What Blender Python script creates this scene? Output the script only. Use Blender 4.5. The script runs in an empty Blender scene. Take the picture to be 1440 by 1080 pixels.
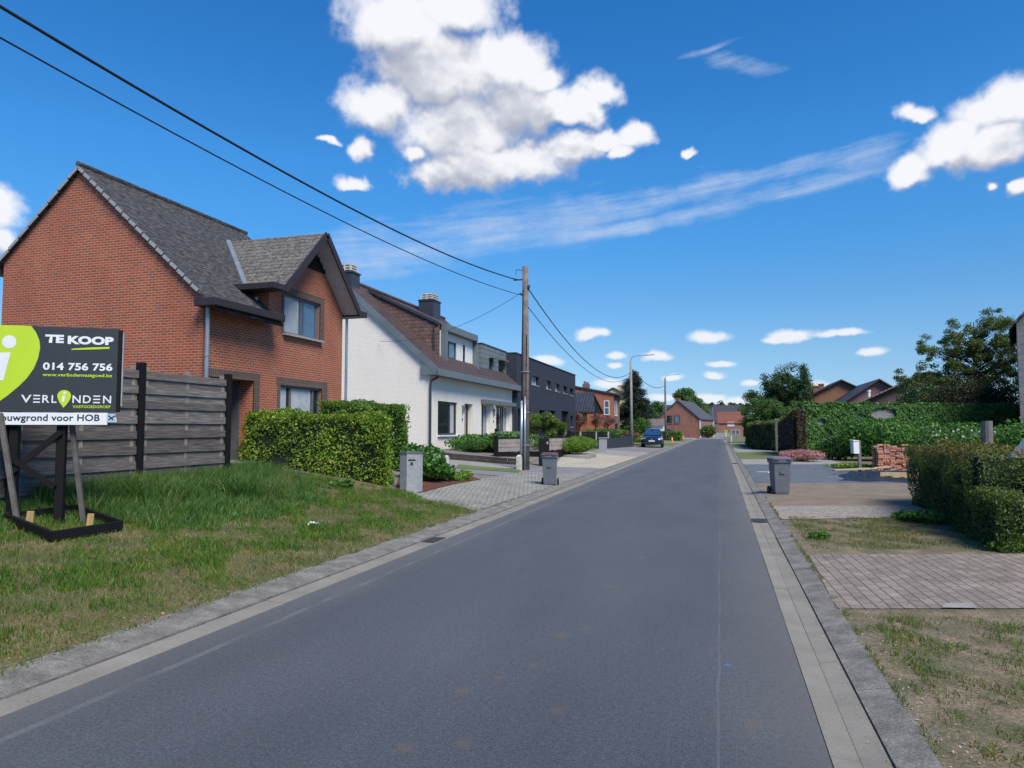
import bpy, bmesh, math, random
import numpy as np
from mathutils import Vector, Matrix
random.seed(7); rng = np.random.default_rng(11)
S = bpy.context.scene; COL = S.collection; R = math.radians

# ------------------------------------------------------------ camera
cam = bpy.data.cameras.new('camera'); co = bpy.data.objects.new('camera', cam); COL.objects.link(co)
co.location = (0, 0, 1.65); co.rotation_euler = (R(90 + 3.662), 0, R(16.3))
cam.sensor_width = 36; cam.lens = 36 * 1000 / 1440; cam.clip_start = .05; cam.clip_end = 5000
S.camera = co
S.render.resolution_x = 1024; S.render.resolution_y = 768
S.view_settings.view_transform = 'Standard'; S.view_settings.look = 'None'
S.view_settings.exposure = 0.76; S.view_settings.gamma = 1
S.cycles.max_bounces = 4; S.cycles.diffuse_bounces = 3; S.cycles.glossy_bounces = 2; S.cycles.transmission_bounces = 2; S.cycles.transparent_max_bounces = 8

# ------------------------------------------------------------ world: sky with clouds
SUN_EL, SUN_AZ = 51.0, 134.0        # azimuth clockwise from +Y
w = bpy.data.worlds.new('World'); S.world = w; w.use_nodes = True
NT = w.node_tree; NT.nodes.clear()
def nd(t, typ, **k):
    n = t.nodes.new(typ)
    for a, b in k.items(): setattr(n, a, b)
    return n
def mathn(t, op, a, b=None, c=None, clamp=False):
    n = nd(t, 'ShaderNodeMath', operation=op, use_clamp=clamp)
    for i, v in enumerate((a, b, c)):
        if v is None: continue
        if isinstance(v, (int, float)): n.inputs[i].default_value = v
        else: t.links.new(v, n.inputs[i])
    return n.outputs[0]
def vmath(t, op, a, b=None):
    n = nd(t, 'ShaderNodeVectorMath', operation=op)
    for i, v in enumerate((a, b)):
        if v is None: continue
        if isinstance(v, tuple): n.inputs[i].default_value = v
        else: t.links.new(v, n.inputs[i])
    return n.outputs['Value'] if op in ('LENGTH', 'DOT_PRODUCT') else n.outputs[0]
def noise(t, vec, scale, detail=4, rough=.55, out=0):
    n = nd(t, 'ShaderNodeTexNoise'); n.inputs['Scale'].default_value = scale
    n.inputs['Detail'].default_value = detail; n.inputs['Roughness'].default_value = rough
    if vec is not None: t.links.new(vec, n.inputs['Vector'])
    return n.outputs[out]
def ramp(t, fac, stops, interp='LINEAR'):
    n = nd(t, 'ShaderNodeValToRGB'); cr = n.color_ramp; cr.interpolation = interp
    while len(cr.elements) < len(stops): cr.elements.new(.5)
    for e, (p, c) in zip(cr.elements, stops):
        e.position = p; e.color = (*c, 1) if len(c) == 3 else c
    if fac is not None: t.links.new(fac, n.inputs[0])
    return n.outputs[0]
def mixc(t, fac, a, b, mode='MIX'):
    n = nd(t, 'ShaderNodeMix', data_type='RGBA', blend_type=mode)
    for i, v in ((0, fac), (6, a), (7, b)):
        if isinstance(v, (int, float)): n.inputs[i].default_value = v
        elif isinstance(v, tuple): n.inputs[i].default_value = (*v, 1)
        else: t.links.new(v, n.inputs[i])
    return n.outputs[2]

PUFFS = [(-0.4487, 0.5257, 0.0807, 0.0458, 0, 1), (-0.3673, 0.5497, 0.0742, 0.0404, 0, 1), (-0.3923, 0.476, 0.102, 0.0517, 0, 1), (-0.4773, 0.4304, 0.0575, 0.0359, 0, 1), (-0.2999, 0.4884, 0.0784, 0.0365, 0, 1), (-0.351, 0.4087, 0.1021, 0.0485, 0, 1), (-0.3049, 0.3626, 0.1206, 0.0328, 0, 1),
 (-0.3862, 0.3482, 0.0526, 0.0238, 0, 1), (-0.1977, 0.3778, 0.0406, 0.0216, 0, 1), (-0.2433, 0.4697, 0.035, 0.0202, 0, 1), (-0.1535, 0.4513, 0.0303, 0.0221, 0, 1), (-0.2076, 0.419, 0.0469, 0.0193, 0, 1), (-0.1149, 0.3954, 0.0279, 0.0211, 0, 1), (-0.1342, 0.3743, 0.018, 0.0143, 0, 1),
 (-0.5011, 0.3745, 0.0195, 0.0141, 0, 1), (-0.5448, 0.3815, 0.0153, 0.0061, 0, 1), (-0.5053, 0.3275, 0.0253, 0.0145, 0, 1), (-0.4218, 0.3749, 0.0221, 0.0143, 0, 1), (0.3252, 0.3586, 0.0455, 0.0345, 0, 1), (0.3592, 0.3565, 0.0367, 0.0367, 0, 1), (0.2812, 0.3315, 0.0437, 0.0314, 0, 1), (0.2389, 0.3077, 0.026, 0.0261, 0, 1), (0.3238, 0.3229, 0.0344, 0.023, 0, 1),
 (0.347, 0.2716, 0.0119, 0.0139, 0, 1), (0.3165, 0.2797, 0.0097, 0.0071, 0, 1), (0.2451, 0.3742, 0.0198, 0.0109, 0, 1), (-0.9247, 0.2427, 0.0381, 0.0326, 0, 1), (-0.9187, 0.2082, 0.0277, 0.0189, 0, 1), (-0.1772, 0.1301, 0.0209, 0.0079, 0, 1), (-0.1563, 0.1317, 0.0139, 0.0059, 0, 1), (-0.0127, 0.1232, 0.028, 0.0106, 0, 1),
 (0.0913, 0.1236, 0.0278, 0.0083, 0, 1), (0.0719, 0.1189, 0.0176, 0.0056, 0, 1), (0.1508, 0.1224, 0.0314, 0.0045, 0, 1), (0.1852, 0.0981, 0.0175, 0.0053, 0, 1), (-0.0795, 0.0978, 0.0173, 0.0078, 0, 1), (-0.1349, 0.0988, 0.0147, 0.0059, 0, 1), (-0.137, 0.086, 0.0108, 0.004, 0, 1), (-0.0098, 0.0721, 0.0148, 0.0058, 0, 1), (-0.0626, 0.0711, 0.0172, 0.0049, 0, 1),
 (-0.2323, 0.0978, 0.024, 0.007, 0, 1), (-0.1481, 0.0623, 0.0197, 0.0069, 0, 1), (0.1239, 0.0532, 0.0168, 0.0101, 0, 1), (0.0394, 0.0597, 0.0126, 0.0047, 0, 1), (-0.0206, 0.0405, 0.0335, 0.0077, 0, 1), (0.0253, 0.0361, 0.0308, 0.0067, 0, 1), (-0.0773, 0.043, 0.023, 0.0059, 0, 1), (0.0016, 0.0863, 0.0185, 0.0038, 0, 1), (-0.4441, 0.1243, 0.0216, 0.0059, 0, 1), (-0.0339, 0.3718, 0.0096, 0.007, 0, 1)]
PUFFS += [(-0.228, 0.4352, 0.0471, 0.0277, 0, 1), (-0.18, 0.4337, 0.0366, 0.0242, 0, 1), (-0.1561, 0.3923, 0.0342, 0.0177, 0, 1), (-0.2691, 0.4357, 0.0616, 0.0433, 0, 1)]
CIRRUS = [(-0.4845, 0.2393, 0.1852, 0.0342, 0.13, 1), (-0.3048, 0.2747, 0.2336, 0.0363, 0.13, 1), (-0.1429, 0.2985, 0.1894, 0.0187, 0.14, 1), (0.0032, 0.3223, 0.178, 0.0116, 0.13, 1), (0.1029, 0.3084, 0.1397, 0.0131, 0.09, 1), (0.1842, 0.3348, 0.0487, 0.0182, 0.25, 1),
 (-0.0741, 0.2821, 0.1652, 0.013, 0.12, 1), (0.0437, 0.4628, 0.0554, 0.0104, -0.25, 1), (-0.0125, 0.486, 0.0383, 0.004, 0.2, 1)]
# cloud cover worked out once on an azimuth / elevation grid (radians) and used as a lookup by the world shader
def cloud_map():
    A0, A1, E0, E1, W, Hh = -1.25, .75, -.02, .72, 1360, 560
    r = np.random.default_rng(5); AZ, EL = np.meshgrid(np.linspace(A0, A1, W), np.linspace(E0, E1, Hh))
    def vn(x, y):
        g = r.random((256, 256)); xi = np.floor(x).astype(int); yi = np.floor(y).astype(int); fx = x - xi; fy = y - yi; fx = fx * fx * fx * (fx * (fx * 6 - 15) + 10); fy = fy * fy * fy * (fy * (fy * 6 - 15) + 10); xi &= 255; yi &= 255; x1 = (xi + 1) & 255; y1 = (yi + 1) & 255
        return (g[yi, xi] * (1 - fx) + g[yi, x1] * fx) * (1 - fy) + (g[y1, xi] * (1 - fx) + g[y1, x1] * fx) * fy - .5
    def fbm(x, y, oc, rough):
        s_, a_, n_ = 0, 1, 0
        for i in range(oc): c_, q_ = math.cos(i * 1.3), math.sin(i * 1.3); s_ = s_ + a_ * vn((x * c_ - y * q_) * 2 ** i + 17.3 * i, (x * q_ + y * c_) * 2 ** i + 5.1 * i); n_ += a_; a_ *= rough
        return s_ / n_ * 1.9
    k = np.clip(EL * 3.2 + .12, .12, 1.0)
    wx = fbm(AZ * 20, EL * 20, 5, .55) * .02 * k; wy = fbm(AZ * 20 + 40, EL * 20 + 9, 5, .55) * .018 * k
    def field(bl, X, Y):
        m = np.full(X.shape, -9.)
        for (a, e, ra, re, rot, wg) in bl:
            dx, dy = X - a, Y - e; c_, q_ = math.cos(rot), math.sin(rot); u = (dx * c_ + dy * q_) / ra; v = (-dx * q_ + dy * c_) / re
            v = np.where(v < 0, v * 1.12, v); d = 1 - np.sqrt(u * u + v * v); t = np.clip(.5 + .5 * (m - d) / .15, 0, 1); m = m * t + d * (1 - t) + .15 * t * (1 - t)
        return m
    m0 = field(PUFFS, AZ + wx, EL + wy); m0 = np.where(m0 > 0, m0 * 1.5, m0); f1 = fbm(AZ * 25 / k ** .4, EL * 29 / k ** .4, 7, .6); f2 = fbm(AZ * 60 + 3, EL * 60, 6, .6)
    d = m0 + f1 * .38 + f2 * .13 + .20 + .20 * (1 - k)
    d = d + f2 * .10 * np.clip(1 - np.abs(d - .25) * 2, 0, 1); al = np.clip((d + .04) / (.88 + .4 * (1 - k)), 0, 1); al = (al * al * (3 - 2 * al)) ** .8 * (1 - .25 * (1 - k))
    # height field of the cloud lit from above
    hgt = np.clip(d, 0, 1.2) ** .6 + .55 * fbm(AZ * 9 + 7, EL * 12 + 2, 5, .5)
    sh = 0
    for st, wt in ((6, .35), (14, .35), (28, .4), (45, .3)):
        up = np.vstack([hgt[st:], np.repeat(hgt[-1:], st, 0)]); sh = sh + (up - hgt) * wt
    shade = np.clip(.20 + 1.5 * sh + .38 * np.clip(d - .35, 0, 1) + .35 * (1 - k), 0, 1)
    mc = field(CIRRUS, AZ + wx * .45, EL + wy * .3); c_, q_ = math.cos(.125), math.sin(.125); u, v = AZ * c_ + EL * q_, -AZ * q_ + EL * c_
    st = fbm(u * 7, v * 90, 8, .72) * 1.0 + fbm(AZ * 16, EL * 22, 7, .6) * .7; ci = np.clip((np.clip(mc + .25, -2, .8) * 1.0 + st * .8) / 1.4  , 0, 1) ** 1.25
    im = bpy.data.images.new('cloud_cover', W, Hh, float_buffer=True, is_data=True); px = np.zeros((Hh, W, 4), np.float32); px[..., 0] = al; px[..., 1] = shade; px[..., 2] = ci; px[..., 3] = 1
    edge = np.minimum.reduce([np.clip((AZ - A0) / .05, 0, 1), np.clip((A1 - AZ) / .05, 0, 1), np.clip((E1 - EL) / .04, 0, 1)]); px[..., 0] *= edge; px[..., 2] *= edge
    im.pixels.foreach_set(px.ravel()); im.update(); im.pack(); return im, (A0, A1, E0, E1)
tc = nd(NT, 'ShaderNodeTexCoord'); D = vmath(NT, 'NORMALIZE', tc.outputs['Generated'])
sx = nd(NT, 'ShaderNodeSeparateXYZ'); NT.links.new(D, sx.inputs[0])
azn = mathn(NT, 'ARCTAN2', sx.outputs[0], sx.outputs[1]); eln = mathn(NT, 'ARCSINE', sx.outputs[2])
IM, (A0, A1, E0, E1) = cloud_map()
cb = nd(NT, 'ShaderNodeCombineXYZ'); NT.links.new(mathn(NT, 'MULTIPLY_ADD', azn, 1 / (A1 - A0), -A0 / (A1 - A0)), cb.inputs[0]); NT.links.new(mathn(NT, 'MULTIPLY_ADD', eln, 1 / (E1 - E0), -E0 / (E1 - E0)), cb.inputs[1])
ti = nd(NT, 'ShaderNodeTexImage', image=IM, extension='EXTEND'); NT.links.new(cb.outputs[0], ti.inputs[0]); sp_ = nd(NT, 'ShaderNodeSeparateColor'); NT.links.new(ti.outputs[0], sp_.inputs[0])
alpha, shd, ca = sp_.outputs[0], sp_.outputs[1], mathn(NT, 'MULTIPLY', sp_.outputs[2], .62)
ccol = ramp(NT, shd, [(0.0, (.55, .555, .58)), (.3, (.47, .48, .515)), (.6, (.35, .365, .415)), (1, (.27, .285, .34))])
w.cycles.sampling_method = 'MANUAL'; w.cycles.sample_map_resolution = 512
sky = nd(NT, 'ShaderNodeTexSky', sky_type='NISHITA', sun_disc=False)
sky.sun_elevation = R(SUN_EL); sky.sun_rotation = R(SUN_AZ); sky.altitude = 50; sky.air_density = 1.0; sky.dust_density = .3; sky.ozone_density = 2.6
SKYS = 0.102
grade = ramp(NT, eln, [(0, (.42, .60, .95)), (.04, (.40, .54, .79)), (.10, (.40, .57, .735)), (.18, (.323, .594, .797)), (.25, (.255, .645, .923)), (.36, (.22, .69, 1.03)), (.45, (.18, .65, 1.02)), (.56, (.155, .62, 1.02)), (1, (.14, .52, 1.0))])
skyc = mixc(NT, 1.0, mixc(NT, 1.0, sky.outputs[0], grade, 'MULTIPLY'), (SKYS, SKYS, SKYS), 'MULTIPLY')
c1 = mixc(NT, ca, skyc, (.38, .43, .52))
fin = mixc(NT, alpha, c1, ccol)
bg = nd(NT, 'ShaderNodeBackground'); NT.links.new(fin, bg.inputs[0]); bg.inputs[1].default_value = 1.0
ow = nd(NT, 'ShaderNodeOutputWorld'); NT.links.new(bg.outputs[0], ow.inputs[0])

sd = Vector((math.sin(R(SUN_AZ)) * math.cos(R(SUN_EL)), math.cos(R(SUN_AZ)) * math.cos(R(SUN_EL)), math.sin(R(SUN_EL))))
sl = bpy.data.lights.new('sun', 'SUN'); sl.energy = 3.2; sl.angle = R(26); sl.color = (1, .925, .80)
so = bpy.data.objects.new('sun', sl); COL.objects.link(so); so.rotation_euler = sd.to_track_quat('Z', 'Y').to_euler(); so.location = (20, -20, 40)

# ------------------------------------------------------------ materials
MATS = {}
def newmat(name):
    m = bpy.data.materials.new(name); m.use_nodes = True; t = m.node_tree; MATS[name] = m
    return m, t, t.nodes['Principled BSDF']
def sock(t, b, name, v):
    if isinstance(v, (int, float)): b.inputs[name].default_value = v
    elif isinstance(v, tuple): b.inputs[name].default_value = (*v, 1)
    else: t.links.new(v, b.inputs[name])
def bump(t, b, h, strength=.3, dist=.01):
    n = nd(t, 'ShaderNodeBump'); n.inputs['Strength'].default_value = strength; n.inputs['Distance'].default_value = dist
    t.links.new(h, n.inputs['Height']); t.links.new(n.outputs[0], b.inputs['Normal'])
def obc(t): return nd(t, 'ShaderNodeTexCoord').outputs['Object']
def uvc(t): return nd(t, 'ShaderNodeTexCoord').outputs['UV']
def plain(name, c, rough=.6, metal=0, c2=None, scale=6, bs=0, spec=.5, bd=.01, coat=0):
    m, t, b = newmat(name); v = obc(t)
    c2 = c2 or tuple(x * .78 for x in c)
    n = noise(t, v, scale, 6, .6); k = ramp(t, n, [(.3, c2), (.7, c)])
    sock(t, b, 'Base Color', k); sock(t, b, 'Metallic', metal)
    sock(t, b, 'Roughness', mathn(t, 'MULTIPLY_ADD', n, .2, rough - .1)); b.inputs['Specular IOR Level'].default_value = spec
    if coat: b.inputs['Coat Weight'].default_value = coat; b.inputs['Coat Roughness'].default_value = .04
    if bs: bump(t, b, noise(t, v, scale * 8, 5), bs, bd)
    return m
def brick(name, c1, c2, mortar, bw=.2, bh=.065, ms=.008, stain=.35, off=.5, rough=.85, bs=.6, c3=None):
    m, t, b = newmat(name); v = uvc(t)
    n = nd(t, 'ShaderNodeTexBrick'); t.links.new(v, n.inputs['Vector']); n.offset = off
    n.inputs['Color1'].default_value = (*c1, 1); n.inputs['Color2'].default_value = (*c2, 1); n.inputs['Mortar'].default_value = (*mortar, 1)
    n.inputs['Scale'].default_value = 1; n.inputs['Mortar Size'].default_value = ms; n.inputs['Mortar Smooth'].default_value = .15
    n.inputs['Bias'].default_value = 0; n.inputs['Brick Width'].default_value = bw; n.inputs['Row Height'].default_value = bh
    cell = vmath(t, 'MULTIPLY', v, (1 / bw, 1 / bh, 1)); wn = nd(t, 'ShaderNodeTexWhiteNoise'); fl = vmath(t, 'FLOOR', cell); t.links.new(fl, wn.inputs['Vector'])
    big = noise(t, vmath(t, 'MULTIPLY', v, (1, .45, 1)), .9, 7, .68); fine = noise(t, v, 22, 5, .65)
    k = mixc(t, mathn(t, 'MULTIPLY', ramp(t, big, [(.35, (0,) * 3), (.72, (1,) * 3)]), stain * 1.6), n.outputs[0], tuple(x * .55 for x in c1), 'MIX')
    k = mixc(t, .55, k, ramp(t, fine, [(.25, (.62,) * 3), (.75, (1.25,) * 3)]), 'MULTIPLY')
    if c3: k = mixc(t, mathn(t, 'MULTIPLY', mathn(t, 'GREATER_THAN', wn.outputs[0], .8), mathn(t, 'SUBTRACT', .75, n.outputs['Fac'])), k, c3)
    sock(t, b, 'Base Color', k); sock(t, b, 'Roughness', rough)
    h = mathn(t, 'MULTIPLY_ADD', fine, .35, mathn(t, 'SUBTRACT', 1, n.outputs['Fac']))
    bump(t, b, h, bs, .008); return m
def tiles(name, c1, c2, tw, th, moss=None, mossamt=.5, rough=.7, bs=.9, dist=.02, wave=0, off=.5, streak=0):
    m, t, b = newmat(name); v = uvc(t)
    n = nd(t, 'ShaderNodeTexBrick'); n.offset = off; t.links.new(v, n.inputs['Vector'])
    n.inputs['Color1'].default_value = (*c1, 1); n.inputs['Color2'].default_value = (*c2, 1); n.inputs['Mortar'].default_value = (*[x * .25 for x in c1], 1)
    n.inputs['Scale'].default_value = 1; n.inputs['Mortar Size'].default_value = .008; n.inputs['Brick Width'].default_value = tw; n.inputs['Row Height'].default_value = th
    sp = nd(t, 'ShaderNodeSeparateXYZ'); t.links.new(v, sp.inputs[0])
    saw = mathn(t, 'FRACT', mathn(t, 'DIVIDE', sp.outputs[1], th)); k = n.outputs[0]
    fine = noise(t, vmath(t, 'MULTIPLY', v, (.6, 1.6, 1)) if streak else v, 8 if streak else 9, 8, .8)
    if moss: k = mixc(t, ramp(t, fine, [(.5 - mossamt * .12, (0,) * 3), (.62, (1,) * 3)]), k, moss)
    k = mixc(t, .6, k, ramp(t, noise(t, v, 2.2, 6, .7), [(.25, (.45,) * 3), (.75, (1.45,) * 3)]), 'MULTIPLY')
    k = mixc(t, 1, k, ramp(t, saw, [(0, (.42,) * 3), (.14, (.95,) * 3), (1, (1.1,) * 3)]), 'MULTIPLY')
    sock(t, b, 'Base Color', k); sock(t, b, 'Roughness', rough)
    h = mathn(t, 'SUBTRACT', mathn(t, 'MULTIPLY', fine, .5), saw)
    h = mathn(t, 'SUBTRACT', h, mathn(t, 'MULTIPLY', n.outputs['Fac'], .6))
    if wave: h = mathn(t, 'ADD', h, mathn(t, 'MULTIPLY', mathn(t, 'SINE', mathn(t, 'MULTIPLY', sp.outputs[0], 6.283 / tw)), wave))
    bump(t, b, h, bs, dist); return m
def foliage(name, cols, rough=.5, trans=.3, spots=None):
    m, t, b = newmat(name); g = nd(t, 'ShaderNodeNewGeometry')
    r = g.outputs['Random Per Island']; big = noise(t, obc(t), 2.0, 5, .65)
    f = mathn(t, 'ADD', mathn(t, 'MULTIPLY', r, .60), mathn(t, 'MULTIPLY_ADD', big, 1.5, -.55), clamp=True)
    st = [(i / (len(cols) - 1), c) for i, c in enumerate(cols)]
    k = ramp(t, f, st); sock(t, b, 'Base Color', k); sock(t, b, 'Roughness', rough); b.inputs['Specular IOR Level'].default_value = .35
    tr = nd(t, 'ShaderNodeBsdfTranslucent'); kk = mixc(t, 1, k, (1.1, 1.25, .6), 'MULTIPLY'); t.links.new(kk, tr.inputs[0])
    mx = nd(t, 'ShaderNodeMixShader'); mx.inputs[0].default_value = trans
    t.links.new(b.outputs[0], mx.inputs[1]); t.links.new(tr.outputs[0], mx.inputs[2]); t.links.new(mx.outputs[0], t.nodes['Material Output'].inputs[0]); return m
def glassm(name, tint=(.02, .025, .03), rough=.03, blinds=None):
    m, t, b = newmat(name); sock(t, b, 'Base Color', tint); b.inputs['Roughness'].default_value = rough; b.inputs['Specular IOR Level'].default_value = .9
    b.inputs['Coat Weight'].default_value = .6; b.inputs['Coat Roughness'].default_value = .02
    bump(t, b, noise(t, obc(t), .9, 2), .06, .05)
    return m
def ground(name, cols, s1=1.2, s2=40, rough=.95, bs=.5, bd=.01, thr=(.35, .65), mix=.5, voro=0, margin=None):
    m, t, b = newmat(name); v = obc(t)
    a = noise(t, v, s1, 7, .65); f = noise(t, v, s2, 4, .7)
    fac = mathn(t, 'ADD', mathn(t, 'MULTIPLY', a, 1 - mix), mathn(t, 'MULTIPLY', f, mix))
    fac = mathn(t, 'ADD', fac, mathn(t, 'MULTIPLY', mathn(t, 'SUBTRACT', noise(t, v, s2 * 3.5, 4, .75), .5), .22))
    n = len(cols) - 1; st = [(thr[0] + (thr[1] - thr[0]) * i / n, c) for i, c in enumerate(cols)]
    k = ramp(t, fac, st); h = f
    if voro:
        vo = nd(t, 'ShaderNodeTexVoronoi'); vo.inputs['Scale'].default_value = voro; t.links.new(v, vo.inputs['Vector'])
        k = mixc(t, .55, k, ramp(t, mathn(t, 'FRACT', mathn(t, 'MULTIPLY', vo.outputs['Color'], 3.7)), [(0, (.45,) * 3), (1, (1.5,) * 3)]), 'MULTIPLY')
        h = mathn(t, 'SUBTRACT', 1, vo.outputs['Distance'])
    if margin:
        sp = nd(t, 'ShaderNodeSeparateXYZ'); t.links.new(v, sp.inputs[0]); wv = mathn(t, 'MULTIPLY', mathn(t, 'SUBTRACT', noise(t, v, 2.2, 7, .7), .5), .75)
        x = mathn(t, 'ADD', mathn(t, 'MULTIPLY', sp.outputs[0], margin[1]), wv); e = mathn(t, 'MULTIPLY', mathn(t, 'SUBTRACT', margin[0], x), 9, clamp=True)
        cc = ramp(t, mathn(t, 'ADD', mathn(t, 'MULTIPLY', noise(t, v, 7, 7, .7), .6), mathn(t, 'MULTIPLY', noise(t, v, 70, 3), .4)), [(.36, (.08, .07, .056)), (.5, (.16, .15, .13)), (.64, (.29, .28, .255))])
        k = mixc(t, e, k, cc)
    sock(t, b, 'Base Color', k); sock(t, b, 'Roughness', rough); bump(t, b, h, bs, bd); return m

M_brick = brick('red_brick', (.30, .050, .023), (.41, .085, .035), (.38, .23, .15), .2, .064, .012, .25, c3=(.20, .055, .04))
M_brickdk = brick('brown_brick', (.085, .055, .045), (.12, .08, .06), (.16, .14, .12), .065, .2, .008, .3, off=0)
M_white = brick('white_painted_brick', (.80, .74, .66), (.84, .785, .70), (.60, .55, .49), .2, .062, .006, .10, bs=.5)
M_black = brick('black_brick', (.019, .024, .042), (.042, .05, .082), (.010, .012, .02), .22, .055, .006, .3)
M_orbrick = brick('orange_brick', (.36, .105, .055), (.42, .14, .075), (.38, .2, .14), .2, .062, .006, .3)
M_brickfar = brick('weathered_brick', (.30, .11, .07), (.38, .16, .10), (.36, .25, .2), .2, .062, .008, .45, c3=(.15, .07, .05))
M_tanbrick = brick('tan_brick', (.22, .095, .05), (.28, .13, .07), (.26, .17, .11), .2, .062, .006, .2)
M_purbrick = brick('purple_brown_brick', (.17, .10, .10), (.21, .13, .12), (.2, .15, .14), .2, .062, .006, .2)
M_greybrick = brick('grey_brick', (.20, .205, .21), (.38, .38, .37), (.15, .15, .15), .24, .055, .012, .2, bs=.8)
M_yellow = plain('cream_render', (.72, .55, .28), .9, c2=(.62, .46, .22), scale=1.5)
M_slate = tiles('weathered_slate', (.020, .020, .023), (.042, .042, .045), .3, .13, moss=(.13, .125, .118), mossamt=.15, rough=.95, dist=.05, streak=1)
M_slate2 = tiles('lichen_slate', (.055, .053, .05), (.10, .096, .088), .3, .19, moss=(.21, .195, .17), mossamt=.3, rough=.9, dist=.03)
M_cheek = tiles('brown_cheek_tile', (.085, .045, .038), (.125, .07, .056), .30, .2, rough=.6, dist=.05, bs=1, off=.5)
M_brtile = tiles('brown_tile', (.06, .038, .034), (.085, .052, .045), .26, .34, rough=.6, wave=.35, dist=.05, off=0)
M_bktile = tiles('black_tile', (.035, .038, .045), (.05, .053, .062), .3, .38, rough=.45, wave=.35, dist=.05, off=0)
M_redtile = tiles('red_tile', (.16, .055, .038), (.22, .075, .048), .26, .34, rough=.8, wave=.3, dist=.04, off=0)
M_grtile = tiles('grey_slate', (.06, .062, .075), (.085, .085, .1), .3, .25, rough=.7)
M_dktile = tiles('dark_tile', (.022, .024, .033), (.035, .038, .05), .3, .3, rough=.6)
M_oldtile = tiles('old_brown_tile', (.10, .085, .075), (.15, .125, .11), .3, .33, moss=(.2, .18, .16), mossamt=.4, wave=.3, dist=.05, off=0)
M_dkbrown = plain('dark_brown_board', (.03, .02, .022), .55)
M_blackboard = plain('black_board', (.006, .006, .007), .75, scale=3, spec=.25)
M_zinc = plain('zinc', (.30, .33, .36), .45, .5, scale=3)
M_zincd = plain('grey_green_zinc', (.17, .20, .20), .5, .3, scale=2.5)
M_zinctile = tiles('zinc_shingle', (.13, .155, .155), (.16, .18, .18), .45, .3, rough=.5, dist=.008, bs=.5)
M_fascia = plain('grey_fascia', (.135, .165, .18), .5, scale=1.2)
M_dkmetal = plain('anthracite_metal', (.035, .04, .05), .45, scale=4)
M_whitep = plain('white_paint', (.78, .78, .76), .55, scale=3)
M_whitedirty = plain('weathered_white_paint', (.66, .65, .6), .8, c2=(.3, .29, .25), scale=9)
M_greyframe = plain('grey_frame', (.13, .14, .14), .5)
M_beige = plain('taupe_door', (.30, .24, .22), .55)
M_greydoor = plain('grey_door', (.10, .105, .115), .5)
M_soffit = plain('pale_soffit', (.55, .53, .55), .7)
M_stone = plain('grey_stone', (.33, .34, .35), .85, c2=(.22, .23, .24), scale=14, bs=.3)
M_stonedk = plain('blue_stone', (.12, .13, .145), .7, scale=10)
M_glass = glassm('dark_glass')
M_glassb = glassm('blue_glass', (.08, .13, .2))
M_curtain = plain('net_curtain', (.42, .45, .47), .9, c2=(.3, .33, .36), scale=4)
M_bark = plain('bark', (.10, .075, .055), .95, c2=(.04, .03, .025), scale=9, bs=.8, bd=.03)
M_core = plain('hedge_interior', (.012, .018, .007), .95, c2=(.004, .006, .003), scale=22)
M_twig = plain('twig', (.05, .036, .03), .9)
M_pole = plain('weathered_pole_wood', (.20, .17, .15), .9, c2=(.09, .075, .065), scale=5, bs=.6, bd=.01)
M_oldwood = plain('weathered_grey_wood', (.19, .18, .175), .9, c2=(.10, .09, .088), scale=5, bs=.4)
M_conc = ground('concrete', [(.16, .15, .135), (.24, .23, .21), (.33, .32, .30)], 2.2, 60, .95, .4, .004, (.3, .7))
M_kerb = ground('kerb_concrete', [(.06, .056, .046), (.15, .142, .125), (.27, .26, .235)], 4.5, 60, .95, .9, .01, (.34, .64), .5)
M_gutter = ground('gutter_concrete', [(.12, .11, .092), (.20, .184, .155), (.275, .255, .22)], 1.6, 90, .95, .4, .003, (.3, .7))
M_drive = ground('drive_asphalt', [(.12, .12, .125), (.17, .17, .175), (.21, .21, .215)], 1.5, 110, .95, .5, .004)
M_cobb = None

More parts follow.
